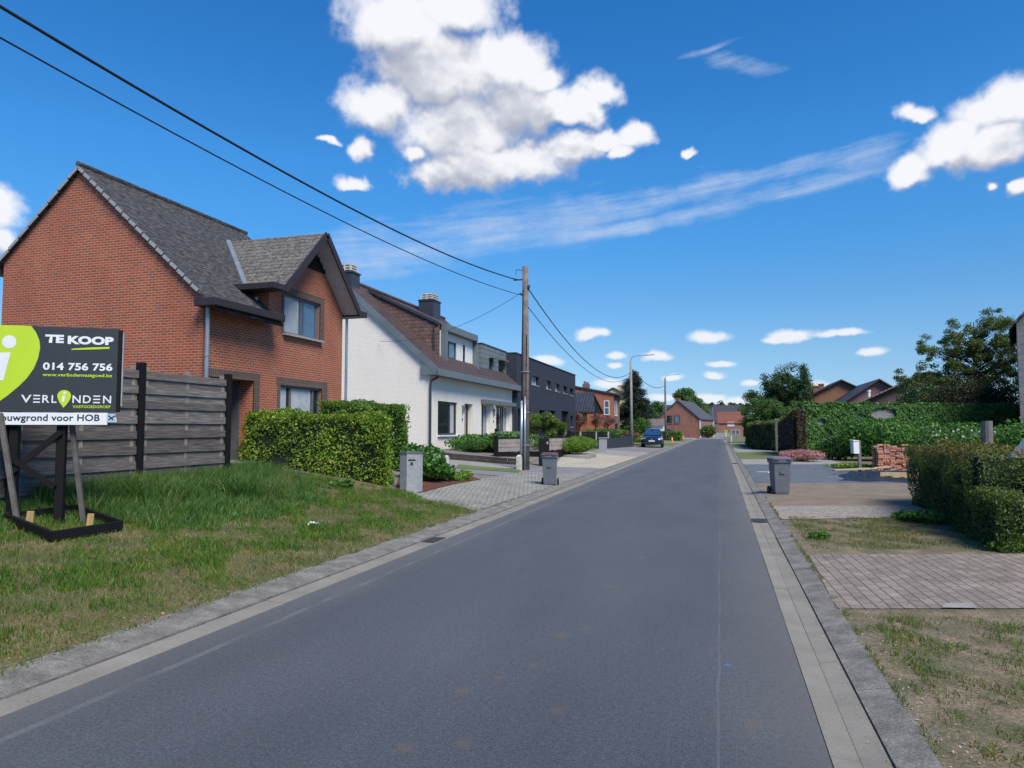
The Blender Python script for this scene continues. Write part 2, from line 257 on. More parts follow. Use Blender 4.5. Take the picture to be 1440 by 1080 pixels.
def asphalt():
    m, t, b = newmat('road_asphalt'); v = obc(t)
    sp = nd(t, 'ShaderNodeSeparateXYZ'); t.links.new(v, sp.inputs[0]); X, Y = sp.outputs[0], sp.outputs[1]
    sc = vmath(t, 'MULTIPLY', v, (1, .3, 1)); big = noise(t, sc, 1.1, 5, .5); f1 = noise(t, v, 70, 4, .85); f2 = noise(t, v, 260, 2, .7)
    k = ramp(t, big, [(.25, (.052, .059, .071)), (.75, (.074, .082, .096))])
    spk = ramp(t, f1, [(.28, (.25,) * 3), (.5, (1,) * 3), (.72, (2.3,) * 3)]); k = mixc(t, .85, k, spk, 'MULTIPLY'); k = mixc(t, .8, k, ramp(t, noise(t, v, 26, 5, .8), [(.3, (.62,) * 3), (.7, (1.38,) * 3)]), 'MULTIPLY')
    k = mixc(t, ramp(t, f2, [(.62, (0,) * 3), (.70, (.9,) * 3)]), k, (.34, .34, .35))
    # dusty edges by the gutters
    wob = mathn(t, 'MULTIPLY', mathn(t, 'SUBTRACT', noise(t, v, 1.1, 5), .5), .5)
    e1 = mathn(t, 'MULTIPLY', mathn(t, 'SUBTRACT', mathn(t, 'ADD', X, wob), -.12), 1.6, clamp=True); e2 = mathn(t, 'MULTIPLY', mathn(t, 'SUBTRACT', -3.45, mathn(t, 'ADD', X, wob)), 1.3, clamp=True)
    k = mixc(t, mathn(t, 'MULTIPLY', mathn(t, 'MAXIMUM', e1, e2), .42), k, (.16, .145, .125))
    # thin pale seams along the road
    wv = mathn(t, 'MULTIPLY', mathn(t, 'SUBTRACT', noise(t, v, .8, 3), .5), .05)
    for x0, wd, am in ((-.04, .008, .26), (-3.70, .03, .33), (-1.9, .004, .1)):
        d = mathn(t, 'ABSOLUTE', mathn(t, 'SUBTRACT', mathn(t, 'ADD', X, wv), x0)); s = mathn(t, 'LESS_THAN', d, wd)
        s = mathn(t, 'MULTIPLY', s, mathn(t, 'MULTIPLY', ramp(t, noise(t, v, 2.5, 4), [(.35, (.15,) * 3), (.6, (1,) * 3)]), am)); k = mixc(t, s, k, (.22, .21, .20))
    # brown earth stains
    for (x0, y0, r) in ((-1.60, 4.33, .12), (-1.44, 4.63, .09), (-1.33, 3.63, .10), (-1.25, 5.7, .13), (-1.12, 5.95, .09), (-1.15, 7.6, .15), (-1.0, 9.4, .16), (-1.6, 3.5, .12), (-.95, 4.2, .1), (-1.3, 4.95, .08), (.15, 4.3, .09), (-1.05, 12.0, .2)):
        d = vmath(t, 'LENGTH', vmath(t, 'MULTIPLY', vmath(t, 'SUBTRACT', v, (x0, y0, 0)), (1 / r, .8 / r, 0)))
        s = mathn(t, 'SUBTRACT', mathn(t, 'SUBTRACT', 1.25, d), mathn(t, 'MULTIPLY', noise(t, v, 24, 4), 1.1), clamp=True)
        k = mixc(t, mathn(t, 'MULTIPLY', s, .55), k, (.16, .115, .075))
    d = vmath(t, 'LENGTH', vmath(t, 'MULTIPLY', vmath(t, 'SUBTRACT', v, (.02, 5.33, 0)), (22, 26, 0))); k = mixc(t, mathn(t, 'MULTIPLY', mathn(t, 'LESS_THAN', mathn(t, 'ADD', d, mathn(t, 'MULTIPLY', f1, .8)), 1.0), .7), k, (.05, .17, .32))
    sock(t, b, 'Base Color', k); sock(t, b, 'Roughness', .82); b.inputs['Specular IOR Level'].default_value = .4
    bump(t, b, mathn(t, 'ADD', f1, mathn(t, 'MULTIPLY', f2, .5)), .8, .006); return m
M_asph = asphalt()
M_soil = ground('soil_and_moss', [(.05, .07, .022), (.085, .085, .035), (.15, .115, .07), (.24, .19, .13)], 2.6, 40, .98, .8, .02, (.36, .60), .5, margin=(1.06, 1))
M_lawnb = ground('lawn_soil', [(.04, .06, .016), (.095, .085, .03), (.22, .15, .08)], 1.8, 30, .98, .6, .02, (.36, .64), .45, margin=(4.62, -1))
M_grassfar = ground('far_grass', [(.06, .10, .025), (.09, .13, .035), (.15, .15, .06)], .5, 14, .98, .5, .02)
M_sand = ground('sandy_earth', [(.12, .092, .066), (.185, .145, .105), (.26, .21, .16)], 1.6, 45, .98, .9, .02, (.34, .66))
M_rubble = ground('rubble_grit', [(.17, .15, .125), (.26, .24, .21), (.33, .17, .11)], 2.2, 30, .98, .8, .02, (.35, .68), .5, voro=22)
M_gravb = ground('blue_gravel', [(.05, .06, .075), (.10, .115, .135), (.16, .175, .2)], 1.5, 40, .9, .9, .02, (.3, .7), .5, voro=26)
M_gravw = ground('pale_gravel', [(.28, .25, .19), (.37, .33, .26), (.45, .41, .33)], 1.1, 40, .95, .8, .02, (.3, .7), .5, voro=20)
M_mulch = ground('red_bark_mulch', [(.05, .02, .012), (.11, .04, .022), (.16, .06, .035)], 4, 35, .98, 1, .03, (.3, .7), .6, voro=30)
def cobble(name, c1, c2, mort, bw, bh, rot=0, ms=.02, sc2=1.3, wp=.06):
    m, t, b = newmat(name); v = obc(t)
    r = nd(t, 'ShaderNodeVectorRotate', rotation_type='Z_AXIS'); t.links.new(v, r.inputs[0]); r.inputs['Angle'].default_value = rot
    wv = vmath(t, 'ADD', r.outputs[0], vmath(t, 'MULTIPLY', vmath(t, 'SUBTRACT', noise(t, v, 3.5, 2, out=1), (.5, .5, .5)), (wp, wp, 0)))
    n = nd(t, 'ShaderNodeTexBrick'); t.links.new(wv, n.inputs['Vector']); n.inputs['Scale'].default_value = 1; n.inputs['Mortar Size'].default_value = ms
    n.inputs['Mortar Smooth'].default_value = .4; n.inputs['Brick Width'].default_value = bw; n.inputs['Row Height'].default_value = bh
    n.inputs['Color1'].default_value = (*c1, 1); n.inputs['Color2'].default_value = (*c2, 1); n.inputs['Mortar'].default_value = (*mort, 1)
    k = mixc(t, .7, n.outputs[0], ramp(t, noise(t, v, sc2, 6, .7), [(.3, (.62,) * 3), (.7, (1.3,) * 3)]), 'MULTIPLY')
    k = mixc(t, .5, k, ramp(t, noise(t, v, 50, 3, .7), [(.3, (.6,) * 3), (.7, (1.3,) * 3)]), 'MULTIPLY')
    sock(t, b, 'Base Color', k); sock(t, b, 'Roughness', .85); bump(t, b, mathn(t, 'SUBTRACT', 1, n.outputs['Fac']), .9, .015); return m
M_cobb = cobble('grey_cobbles', (.25, .24, .215), (.31, .30, .27), (.12, .125, .08), .14, .10, .35, .012, wp=.13)
M_paver = cobble('pink_clay_pavers', (.185, .15, .12), (.25, .205, .17), (.065, .055, .042), .22, .115, math.pi / 2 - .04, .006, wp=.012, sc2=2.2)
M_stonew = cobble('ledge_stone', (.05, .045, .045), (.13, .115, .11), (.015, .014, .014), .5, .09, 0, .012)

F_hedge = foliage('beech_leaves', [(.022, .055, .008), (.075, .15, .012), (.16, .27, .022), (.27, .37, .04), (.30, .22, .05)])
F_hedge2 = foliage('hedge_leaves', [(.03, .075, .012), (.07, .155, .02), (.12, .24, .03), (.18, .31, .04)])
F_yew = foliage('yew_needles', [(.012, .03, .006), (.030, .065, .009), (.06, .115, .014), (.10, .15, .02)], trans=.12)
F_yewtop = foliage('bronzed_yew', [(.04, .075, .014), (.09, .115, .018), (.155, .125, .025), (.20, .115, .03)], trans=.15)
F_ivy = foliage('ivy_leaves', [(.02, .06, .014), (.04, .11, .02), (.07, .17, .03), (.11, .22, .045)], trans=.2)
F_brown = foliage('dead_ivy', [(.05, .03, .02), (.09, .05, .03), (.07, .06, .025), (.12, .07, .045)], trans=.15)
F_shrub = foliage('shrub_leaves', [(.025, .075, .015), (.05, .14, .025), (.09, .21, .035), (.14, .27, .05)])
F_hydr = foliage('hydrangea_leaves', [(.025, .08, .015), (.05, .15, .025), (.09, .22, .035)], rough=.4)
F_lime = foliage('lime_leaves', [(.10, .20, .025), (.18, .28, .04), (.26, .34, .06)])
F_tree = foliage('tree_leaves', [(.02, .055, .012), (.045, .11, .02), (.08, .16, .03), (.12, .21, .045)], trans=.25)
F_treed = foliage('dark_tree_leaves', [(.018, .042, .016), (.035, .08, .024), (.065, .125, .035)], trans=.2)
F_dkmix = foliage('dark_mixed_leaves', [(.018, .028, .010), (.035, .05, .016), (.055, .06, .02), (.07, .05, .03)], trans=.2)
F_spruce = foliage('spruce_needles', [(.008, .016, .010), (.014, .028, .015), (.025, .045, .02)], trans=.1)
F_olive = foliage('olive_green_leaves', [(.035, .06, .016), (.07, .11, .024), (.12, .16, .036), (.15, .17, .05)], trans=.3)
F_red = foliage('reddish_twig_leaves', [(.10, .05, .035), (.17, .08, .06), (.22, .12, .09)], trans=.2)
F_pink = foliage('pink_blossom', [(.10, .12, .03), (.42, .17, .19), (.55, .30, .30), (.30, .12, .12)], trans=.3)
F_lav = foliage('narrow_leaves', [(.08, .16, .02), (.15, .27, .03), (.22, .36, .05)])
F_prun = foliage('cloud_pruned_leaves', [(.03, .06, .012), (.07, .13, .02), (.13, .20, .04), (.17, .24, .06)])
F_grass = foliage('grass_blades', [(.028, .085, .008), (.055, .14, .012), (.11, .19, .02), (.24, .22, .06)], trans=.3)
F_grassd = foliage('dry_grass_blades', [(.05, .10, .015), (.09, .14, .025), (.18, .17, .055), (.30, .23, .12)], trans=.25)
F_weed = foliage('tall_weeds', [(.03, .085, .016), (.055, .14, .025), (.10, .19, .04), (.24, .20, .09)], trans=.3)

# ------------------------------------------------------------ objects, meshes
INV = {}
def tag(o, label=None, cat=None, group=None, kind=None):
    if label: o['label'] = label
    if cat: o['category'] = cat
    if group: o['group'] = group
    if kind: o['kind'] = kind
    return o
def thing(name, label, cat, loc=(0, 0, 0), rz=0, group=None):
    o = bpy.data.objects.new(name, None); COL.objects.link(o); o.empty_display_size = .2
    o.location = loc; o.rotation_euler = (0, 0, rz); INV[o] = (Matrix.Translation(loc) @ Matrix.Rotation(rz, 4, 'Z')).inverted()
    return tag(o, label, cat, group)
def link(name, me, mats, parent=None, inv=None):
    for m in (mats if isinstance(mats, (list, tuple)) else [mats]): me.materials.append(m)
    o = bpy.data.objects.new(name, me); COL.objects.link(o)
    if parent is not None:
        o.parent = parent; INV[o] = INV.get(parent, Matrix())
    else: INV[o] = Matrix()
    return o
class MB:
    def __init__(s): s.v = []; s.f = []; s.m = []
    def poly(s, pts, m=0):
        n = len(s.v); s.v += [tuple(p) for p in pts]; s.f.append(tuple(range(n, n + len(pts)))); s.m.append(m); return s
    def box(s, x0, x1, y0, y1, z0, z1, m=0):
        n = len(s.v); s.v += [(x, y, z) for z in (z0, z1) for y in (y0, y1) for x in (x0, x1)]
        for f in ((0, 2, 3, 1), (4, 5, 7, 6), (0, 1, 5, 4), (2, 6, 7, 3), (0, 4, 6, 2), (1, 3, 7, 5)): s.f.append(tuple(n + i for i in f)); s.m.append(m)
        return s
    def prism(s, pts, d, m=0):
        k = len(pts); n = len(s.v); d = Vector(d); pts = [Vector(p) for p in pts]
        nn = Vector((0, 0, 0))
        for i in range(k): nn += pts[i].cross(pts[(i + 1) % k])
        if nn.dot(d) > 0: pts = pts[::-1]
        s.v += [tuple(p) for p in pts] + [tuple(p + d) for p in pts]
        s.f.append(tuple(range(n, n + k))); s.m.append(m); s.f.append(tuple(range(n + 2 * k - 1, n + k - 1, -1))); s.m.append(m)
        for i in range(k): j = (i + 1) % k; s.f.append((n + j, n + i, n + k + i, n + k + j)); s.m.append(m)
        return s
    def beam(s, a, b, w, h, m=0, up=(0, 0, 1)):
        a = Vector(a); b = Vector(b); t = (b - a).normalized(); u = Vector(up)
        if abs(t.dot(u)) > .95: u = Vector((1, 0, 0))
        r = t.cross(u).normalized(); q = r.cross(t).normalized()
        return s.prism([a + r * (w / 2) * i + q * (h / 2) * j for i, j in ((-1, -1), (1, -1), (1, 1), (-1, 1))], b - a, m)
    def tube(s, pts, r, n=8, m=0, cap=True):
        pts = [Vector(p) for p in pts]; k = len(pts); rr = r if isinstance(r, (list, tuple)) else [r] * k; base = len(s.v); prev = None
        for i, p in enumerate(pts):
            t = (pts[min(i + 1, k - 1)] - pts[max(i - 1, 0)]).normalized()
            if prev is None: u = Vector((1, 0, 0)) if abs(t.x) < .9 else Vector((0, 1, 0)); a = t.cross(u).normalized()
            else: a = (prev - t * prev.dot(t)).normalized()
            prev = a; b = t.cross(a)
            s.v += [tuple(p + (a * math.cos(6.28318 * j / n) + b * math.sin(6.28318 * j / n)) * rr[i]) for j in range(n)]
        for i in range(k - 1):
            for j in range(n):
                q = base + i * n; s.f.append((q + j, q + (j + 1) % n, q + n + (j + 1) % n, q + n + j)); s.m.append(m)
        if cap:
            s.f.append(tuple(base + j for j in range(n - 1, -1, -1))); s.m.append(m); q = base + (k - 1) * n
            s.f.append(tuple(q + j for j in range(n))); s.m.append(m)
        return s
    def lathe(s, prof, c, n=16, m=0, axis='z'):
        base = len(s.v); c = Vector(c)
        for r, h in prof:
            for j in range(n):
                a = 6.28318 * j / n; x, y = r * math.cos(a), r * math.sin(a)
                s.v.append(tuple(c + (Vector((x, y, h)) if axis == 'z' else Vector((h, x, y)) if axis == 'x' else Vector((y, h, x)))))
        for i in range(len(prof) - 1):
            for j in range(n): q = base + i * n; s.f.append((q + j, q + (j + 1) % n, q + n + (j + 1) % n, q + n + j)); s.m.append(m)
        s.f.append(tuple(base + j for j in range(n - 1, -1, -1))); s.m.append(m); q = base + (len(prof) - 1) * n; s.f.append(tuple(q + j for j in range(n))); s.m.append(m)
        return s
    def loft(s, rings, m=0, cap=True):
        base = len(s.v); n = len(rings[0])
        for r in rings: s.v += [tuple(p) for p in r]
        for i in range(len(rings) - 1):
            for j in range(n): q = base + i * n; s.f.append((q + j, q + (j + 1) % n, q + n + (j + 1) % n, q + n + j)); s.m.append(m)
        if cap:
            s.f.append(tuple(base + j for j in range(n - 1, -1, -1))); s.m.append(m); q = base + (len(rings) - 1) * n; s.f.append(tuple(q + j for j in range(n))); s.m.append(m)
        return s
    def mesh(s, name, inv=None):
        vs = s.v if inv is None else [tuple(inv @ Vector(p)) for p in s.v]
        me = bpy.data.meshes.new(name); me.from_pydata(vs, [], s.f); me.update()
        for p, k in zip(me.polygons, s.m): p.material_index = k
        uv = me.uv_layers.new(name='UVMap').data
        for p in me.polygons:
            n = p.normal; t = Vector((-n.y, n.x, 0))
            t = t.normalized() if t.length > .02 else Vector((1, 0, 0)); b = n.cross(t)
            for li in p.loop_indices:
                c = me.vertices[me.loops[li].vertex_index].co; uv[li].uv = (c.dot(t), c.dot(b))
        return me
    def build(s, name, mats, parent=None, local=False, bevel=0, smooth=False, sub=0):
        inv = None if (local or parent is None) else INV.get(parent)
        me = s.mesh(name, inv)
        if smooth:
            for p in me.polygons: p.use_smooth = True
        o = link(name, me, mats, parent)
        if bevel: b = o.modifiers.new('bevel', 'BEVEL'); b.width = bevel; b.segments = 2; b.limit_method = 'ANGLE'; b.angle_limit = R(50)
        if sub: b = o.modifiers.new('sub', 'SUBSURF'); b.levels = sub; b.render_levels = sub
        return o
def copy_tree(o, parent=None):
    c = o.copy(); COL.objects.link(c)
    if parent is not None: c.parent = parent
    for ch in list(o.children): copy_tree(ch, c)
    return c
def npmesh(name, verts, nper, mats, parent=None, faces=None, matidx=None, smooth=False):
    """verts (N*nper,3), faces pattern per item (list of tuples)"""
    V = verts.reshape(-1, 3)
    if parent is not None and parent in INV:
        A = np.array(INV[parent]); V = V @ A[:3, :3].T + A[:3, 3]
    N = len(V) // nper; fl = [len(f) for f in faces]; pat = np.concatenate([np.array(f) for f in faces])
    idx = (np.arange(N)[:, None] * nper + pat[None, :]).ravel(); tot = np.tile(np.array(fl), N); st = np.concatenate([[0], np.cumsum(tot)[:-1]])
    me = bpy.data.meshes.new(name); me.vertices.add(len(V)); me.vertices.foreach_set('co', V.astype(np.float32).ravel())
    me.loops.add(len(idx)); me.loops.foreach_set('vertex_index', idx.astype(np.int32)); me.polygons.add(len(tot))
    me.polygons.foreach_set('loop_start', st.astype(np.int32)); me.polygons.foreach_set('loop_total', tot.astype(np.int32))
    if matidx is not None: me.polygons.foreach_set('material_index', np.repeat(matidx, len(faces)).astype(np.int32))
    me.update(); me.validate()
    return link(name, me, mats, parent)
def unit(a): return a / (np.linalg.norm(a, axis=-1, keepdims=True) + 1e-9)
def leafmesh(name, P, Nn, size, mat, parent=None, aspect=.6, droop=.25, jit=.7, fold=.25, matidx=None):
    n = len(P); Nn = unit(Nn + rng.normal(0, jit, (n, 3))); t = unit(np.cross(Nn, rng.normal(0, 1, (n, 3))) + np.array([0, 0, -droop])); b = np.cross(Nn, t)
    L = (size * rng.uniform(.6, 1.25, n))[:, None]; W = L * aspect * .5; up = Nn * L * fold * .35
    V = np.stack([P - t * L * .5, P - b * W + up, P + t * L * .5, P + b * W + up], 1)
    return npmesh(name, V, 4, mat, parent, [(0, 1, 2), (0, 2, 3)], matidx)
A_ = ([4.6, 6, 7, 8, 9, 10, 12, 14], [.05, .17, .30, .46, .60, .70, .80, .82]); B_ = ([4.6, 6.5, 8, 10, 12, 14], [.05, .13, .25, .45, .60, .66])
def H(X, Y):
    X = np.asarray(X, float); Y = np.asarray(Y, float); a = np.interp(-X, *A_); b = np.interp(-X, *B_)
    b = b * np.clip(1 - (Y - 48) / 30, .45, 1); t = np.clip((Y - 16) / 6, 0, 1); t = t * t * (3 - 2 * t); z = a * (1 - t) + b * t
    z = np.where(X > -4.45, -.04, z); return np.where(X > .95, .045, z)
def h(x, y): return float(H(x, y))
def wob(P, s=1.0):
    x, y, z = P[:, 0] * s, P[:, 1] * s, P[:, 2] * s
    return (np.sin(2.1 * x + 1.3 * y + .7) * np.sin(1.7 * y - 2.3 * z + 1.1) + .6 * np.sin(4.7 * x - 3.1 * z + 2) * np.sin(3.9 * y + 4.3 * z) + .35 * np.sin(9.1 * x + 7.7 * y) * np.sin(8.3 * z + 6.1 * x))

# ------------------------------------------------------------ ground
def grid_sheet(name, x0, x1, y0, y1, nx, ny, mat, off=0.0, xs=None, ys=None):
    xs = np.linspace(x0, x1, nx) if xs is None else np.array(xs); ys = np.linspace(y0, y1, ny) if ys is None else np.array(ys)
    X, Y = np.meshgrid(xs, ys); Z = H(X, Y) + off; V = np.stack([X, Y, Z], -1).reshape(-1, 3); nx, ny = len(xs), len(ys)
    F = [(j * nx + i, j * nx + i + 1, (j + 1) * nx + i + 1, (j + 1) * nx + i) for j in range(ny - 1) for i in range(nx - 1)]
    me = bpy.data.meshes.new(name); me.from_pydata(V.tolist(), [], F); me.update(); o = link(name, me, mat); o['kind'] = 'structure'; return o
xs = sorted(set([-900, -300, -120, -60, -40, -30, -25, -20, -17, -15] + [round(-14 + .25 * i, 3) for i in range(38)] + [-4.56, -4.44, .88, .985, 1.2, 2, 3, 4, 6, 8, 12, 20, 40, 90, 300, 900]))
ys = sorted(set([-300, -60, -20, -8] + list(range(-5, 60)) + list(range(60, 180, 4)) + [200, 300, 600, 2500]))
grid_sheet('ground', 0, 0, 0, 0, 0, 0, M_soil, 0, xs, ys)
def patch(name, poly, mat, off, step=.25, kind='structure', zf=None):
    cx = sum(p[0] for p in poly) / len(poly); cy = sum(p[1] for p in poly) / len(poly)
    poly = sorted([(p[0], p[1]) for p in poly], key=lambda p: math.atan2(p[1] - cy, p[0] - cx))
    x0, x1 = min(p[0] for p in poly), max(p[0] for p in poly); y0, y1 = min(p[1] for p in poly), max(p[1] for p in poly)
    gx = [round(-14 + .25 * i, 3) for i in range(200) if x0 - .25 < -14 + .25 * i < x1 + .25]
    if x0 < -14: gx = [x0 - .1, -20, -17, -15] + gx; gx = sorted(set(g for g in gx if g > x0 - .3))
    if x1 > 14: gx.append(x1 + .1)
    if len(gx) < 2 or gx[0] > x0: gx = [x0 - .1] + gx
    if gx[-1] < x1: gx.append(x1 + .1)
    ny = max(2, int((y1 - y0) / 1.0) + 2); gy = np.linspace(y0 - .01, y1 + .01, ny); bm = bmesh.new()
    vv = [[bm.verts.new((x, y, 0)) for x in gx] for y in gy]
    for j in range(len(gy) - 1):
        for i in range(len(gx) - 1): bm.faces.new((vv[j][i], vv[j][i + 1], vv[j + 1][i + 1], vv[j + 1][i]))
    for i in range(len(poly)):
        a = Vector((*poly[i], 0)); b = Vector((*poly[(i + 1) % len(poly)], 0)); d = b - a; nrm = Vector((d.y, -d.x, 0))
        if nrm.length < 1e-6: continue
        bmesh.ops.bisect_plane(bm, geom=bm.verts[:] + bm.edges[:] + bm.faces[:], plane_co=a, plane_no=nrm.normalized(), clear_outer=True)
    for v in bm.verts: v.co.z = (h(v.co.x, v.co.y) if zf is None else zf(v.co.x, v.co.y)) + off
    me = bpy.data.meshes.new(name); bm.to_mesh(me); bm.free(); o = link(name, me, mat)
    if kind: o['kind'] = kind
    return o

MB().poly([(-4.0, -15, 0), (.50, -15, 0), (.50, 122, 0), (-4.0, 122, 0)]).build('road', M_asph)['kind'] = 'structure'
def road_arc():
    mb = MB(); pts = []
    for i in range(13):
        a = i / 12 * R(80); r0, r1 = 8.0, 12.6; cx, cy = 8.5, 122
        pts.append(((cx - r1 * math.cos(a), cy + r1 * math.sin(a), .002), (cx - r0 * math.cos(a), cy + r0 * math.sin(a), .002)))
    for i in range(12): mb.poly([pts[i][0], pts[i][1], pts[i + 1][1], pts[i + 1][0]])
    mb.poly([(6.2, 129.8, .004), (60, 136, .004), (60, 141, .004), (6.2, 134.6, .004)])
    return mb
road_arc().build('road', M_asph)['kind'] = 'structure'
patch('pavement', [(-14, 122.5), (-3.2, 122.5), (4, 136), (-14, 136)], M_conc, .03)
def strip(name, x0, x1, z0, z1, mat, ystep, ya, yb, gap=.003, lift=None):
    mb = MB(); y = ya
    while y < yb:
        s = min(ystep, yb - y)
        j = random.uniform(-.003, .003)
        mb.prism([(x0, y + gap, z0 - .25), (x1, y + gap, z0 - .25), (x1, y + gap, z1 + j), (x0, y + gap, z0 + j)], (0, s - gap * 2, 0)); y += s
        if ystep < 2 and y > 60: ystep = 6
    o = mb.build(name, mat); o['kind'] = 'structure'; return o
strip('gutter', -4.22, -4.003, .012, .004, M_gutter, 3.0, -6, 121)
strip('gutter', .503, .641, .004, -.006, M_gutter, 2.0, -6, 121)
strip('gutter', .644, .782, -.006, .004, M_gutter, 2.0, -6.4, 121)
strip('kerb', -4.56, -4.23, .056, .026, M_kerb, 1.0, -6, 121)
strip('kerb', .788, .985, .018, .05, M_kerb, 1.0, -6, 121)
for (x, y, wx) in ((.645, 13.69, .26), (.645, 36.3, .26), (-4.12, 9.95, .19)):
    t_ = thing('storm_drain', {13.69: 'rusty iron drain grate in right gutter, nearest of the two there', 36.3: 'dark drain grate in right gutter level with the blue gravel', 9.95: 'long iron drain grate in the left gutter beside the grass verge'}[y], 'drain', (x, y, .01))
    MB().box(x - wx / 2, x + wx / 2, y - .25, y + .25, .0, .016).build('frame', plain('rusty_iron', (.10, .07, .055), .8, .4, scale=12) if 'rusty_iron' not in MATS else MATS['rusty_iron'], t_)
    mb = MB()
    for i in range(7): mb.box(x - wx / 2 + .02, x + wx / 2 - .02, y - .22 + i * .065, y - .185 + i * .065, .016, .022)
    mb.build('grating', M_dkmetal, t_)
patch('grass_verge', [(-4.62, -4), (-14, -4), (-14, 14.2), (-7.3, 14.9), (-4.62, 13.4)], M_lawnb, .006)
# right side
patch('paver_drive', [(1.06, 9.91, 0.044), (0.97, 7.03, 0.045), (12.0, 10.35), (12.0, 13.4)], M_paver, .007)
patch('sandy_plot', [(.99, 15.9), (.99, 22.6), (9.5, 25.2), (9.5, 18.2)], M_sand, .008)
patch('rubble_strip', [(1.0, 13.6), (.99, 15.95), (9.5, 18.25), (5.0, 15.3)], M_rubble, .012)
patch('concrete_patch', [(1.87, 7.29, 0.045), (2.17, 7.36, 0.043), (2.2, 7.58, 0.043), (1.95, 7.48, 0.045)], M_conc, .018)
patch('blue_gravel', [(.99, 22.6), (.99, 34.3), (12, 37.2), (12, 25.9)], M_gravb, .012)
patch('concrete_path', [(.99, 34.2), (.99, 40.2), (5.5, 42.0), (5.5, 35.6)], M_conc, .017)
patch('grass_strip', [(.99, 40.2), (.99, 52.5), (4.6, 53.0), (5.2, 41.9)], M_grassfar, .02)
patch('concrete_drive', [(.99, 52.5), (.99, 66), (3.2, 66), (3.8, 53)], M_conc, .02)
patch('grass_strip', [(.99, 66), (.99, 78), (3.2, 78), (3.2, 66)], M_grassfar, .02)
patch('concrete_drive', [(.99, 78), (.99, 88), (3.2, 88), (3.2, 78)], M_conc, .02)
patch('grass_strip', [(.99, 88), (.99, 120), (9, 120), (9, 88)], M_grassfar, .02)
# left side
def GP(L): return [(p[0], p[1]) for p in L]
patch('cobbled_drive', GP([(-4.57, 13.3), (-6.84, 14.39, 0.279), (-6.81, 24.63, 0.154), (-4.57, 25.6)]), M_cobb, .010)
patch('mulch_bed', GP([(-6.96, 14.55, 0.294), (-6.44, 14.78, 0.225), (-6.72, 19.74, 0.184), (-8.34, 21.89, 0.283), (-8.14, 17.27, 0.453)]), M_mulch, .022)
patch('asphalt_drive', GP([(-8.25, 21.66, 0.275), (-6.79, 20.07, 0.181), (-6.81, 24.63, 0.154), (-9.98, 23.39, 0.446), (-10.14, 21.4, 0.466)]), M_drive, .015)
patch('moss_strip', GP([(-9.14, 24.36, 0.362), (-8.7, 22.85, 0.32), (-6.73, 23.9, 0.148), (-7.02, 25.21, 0.17)]), M_grassfar, .026)
patch('concrete_path', GP([(-12.04, 25.42, 0.601), (-10.42, 22.01, 0.48), (-7.11, 25.54, 0.177), (-7.7, 27.65, 0.225)]), M_conc, .022)
patch('asphalt_drive', GP([(-4.58, 25.6), (-6.81, 24.63, 0.154), (-7.07, 26.62, 0.174), (-6.46, 28.26, 0.128), (-4.58, 29.0)]), M_drive, .014)
patch('pale_gravel', GP([(-4.58, 29.0), (-6.51, 28.22, 0.129), (-7.95, 36.43, 0.246), (-7.87, 43.93, 0.239), (-4.58, 41.5)]), M_gravw, .018)
patch('paved_drive', GP([(-4.58, 41.5), (-7.85, 43.3, 0.237), (-11.79, 65.81, 0.262), (-7.96, 57.3, 0.17), (-4.58, 50)]), M_conc, .020)
patch('asphalt_drive', GP([(-4.58, 50), (-8.6, 50.5), (-8.6, 70), (-4.58, 70)]), M_drive, .024)
patch('concrete_strip', GP([(-4.58, 57), (-8.6, 57.6), (-8.6, 58.7), (-4.58, 58.2)]), M_conc, .03)
patch('front_lawn', GP([(-8.0, 45), (-8.0, 57), (-13.5, 57), (-13.5, 45)]), M_grassfar, .026)
patch('grass_bank', [(-4.58, 70), (-4.58, 88), (-9.5, 88), (-9.5, 60)], M_grassfar, .015)
patch('concrete_drive', [(-4.58, 88), (-9.5, 88), (-9.5, 93), (-4.58, 93)], M_conc, .02)
patch('grass_bank', [(-4.58, 93), (-4.58, 112), (-9.5, 112), (-9.5, 93)], M_grassfar, .018)
patch('planting_bed', GP([(-7.6, 27.6), (-13.5, 31.0), (-13.5, 46), (-8.2, 33)]), M_soil, .018)

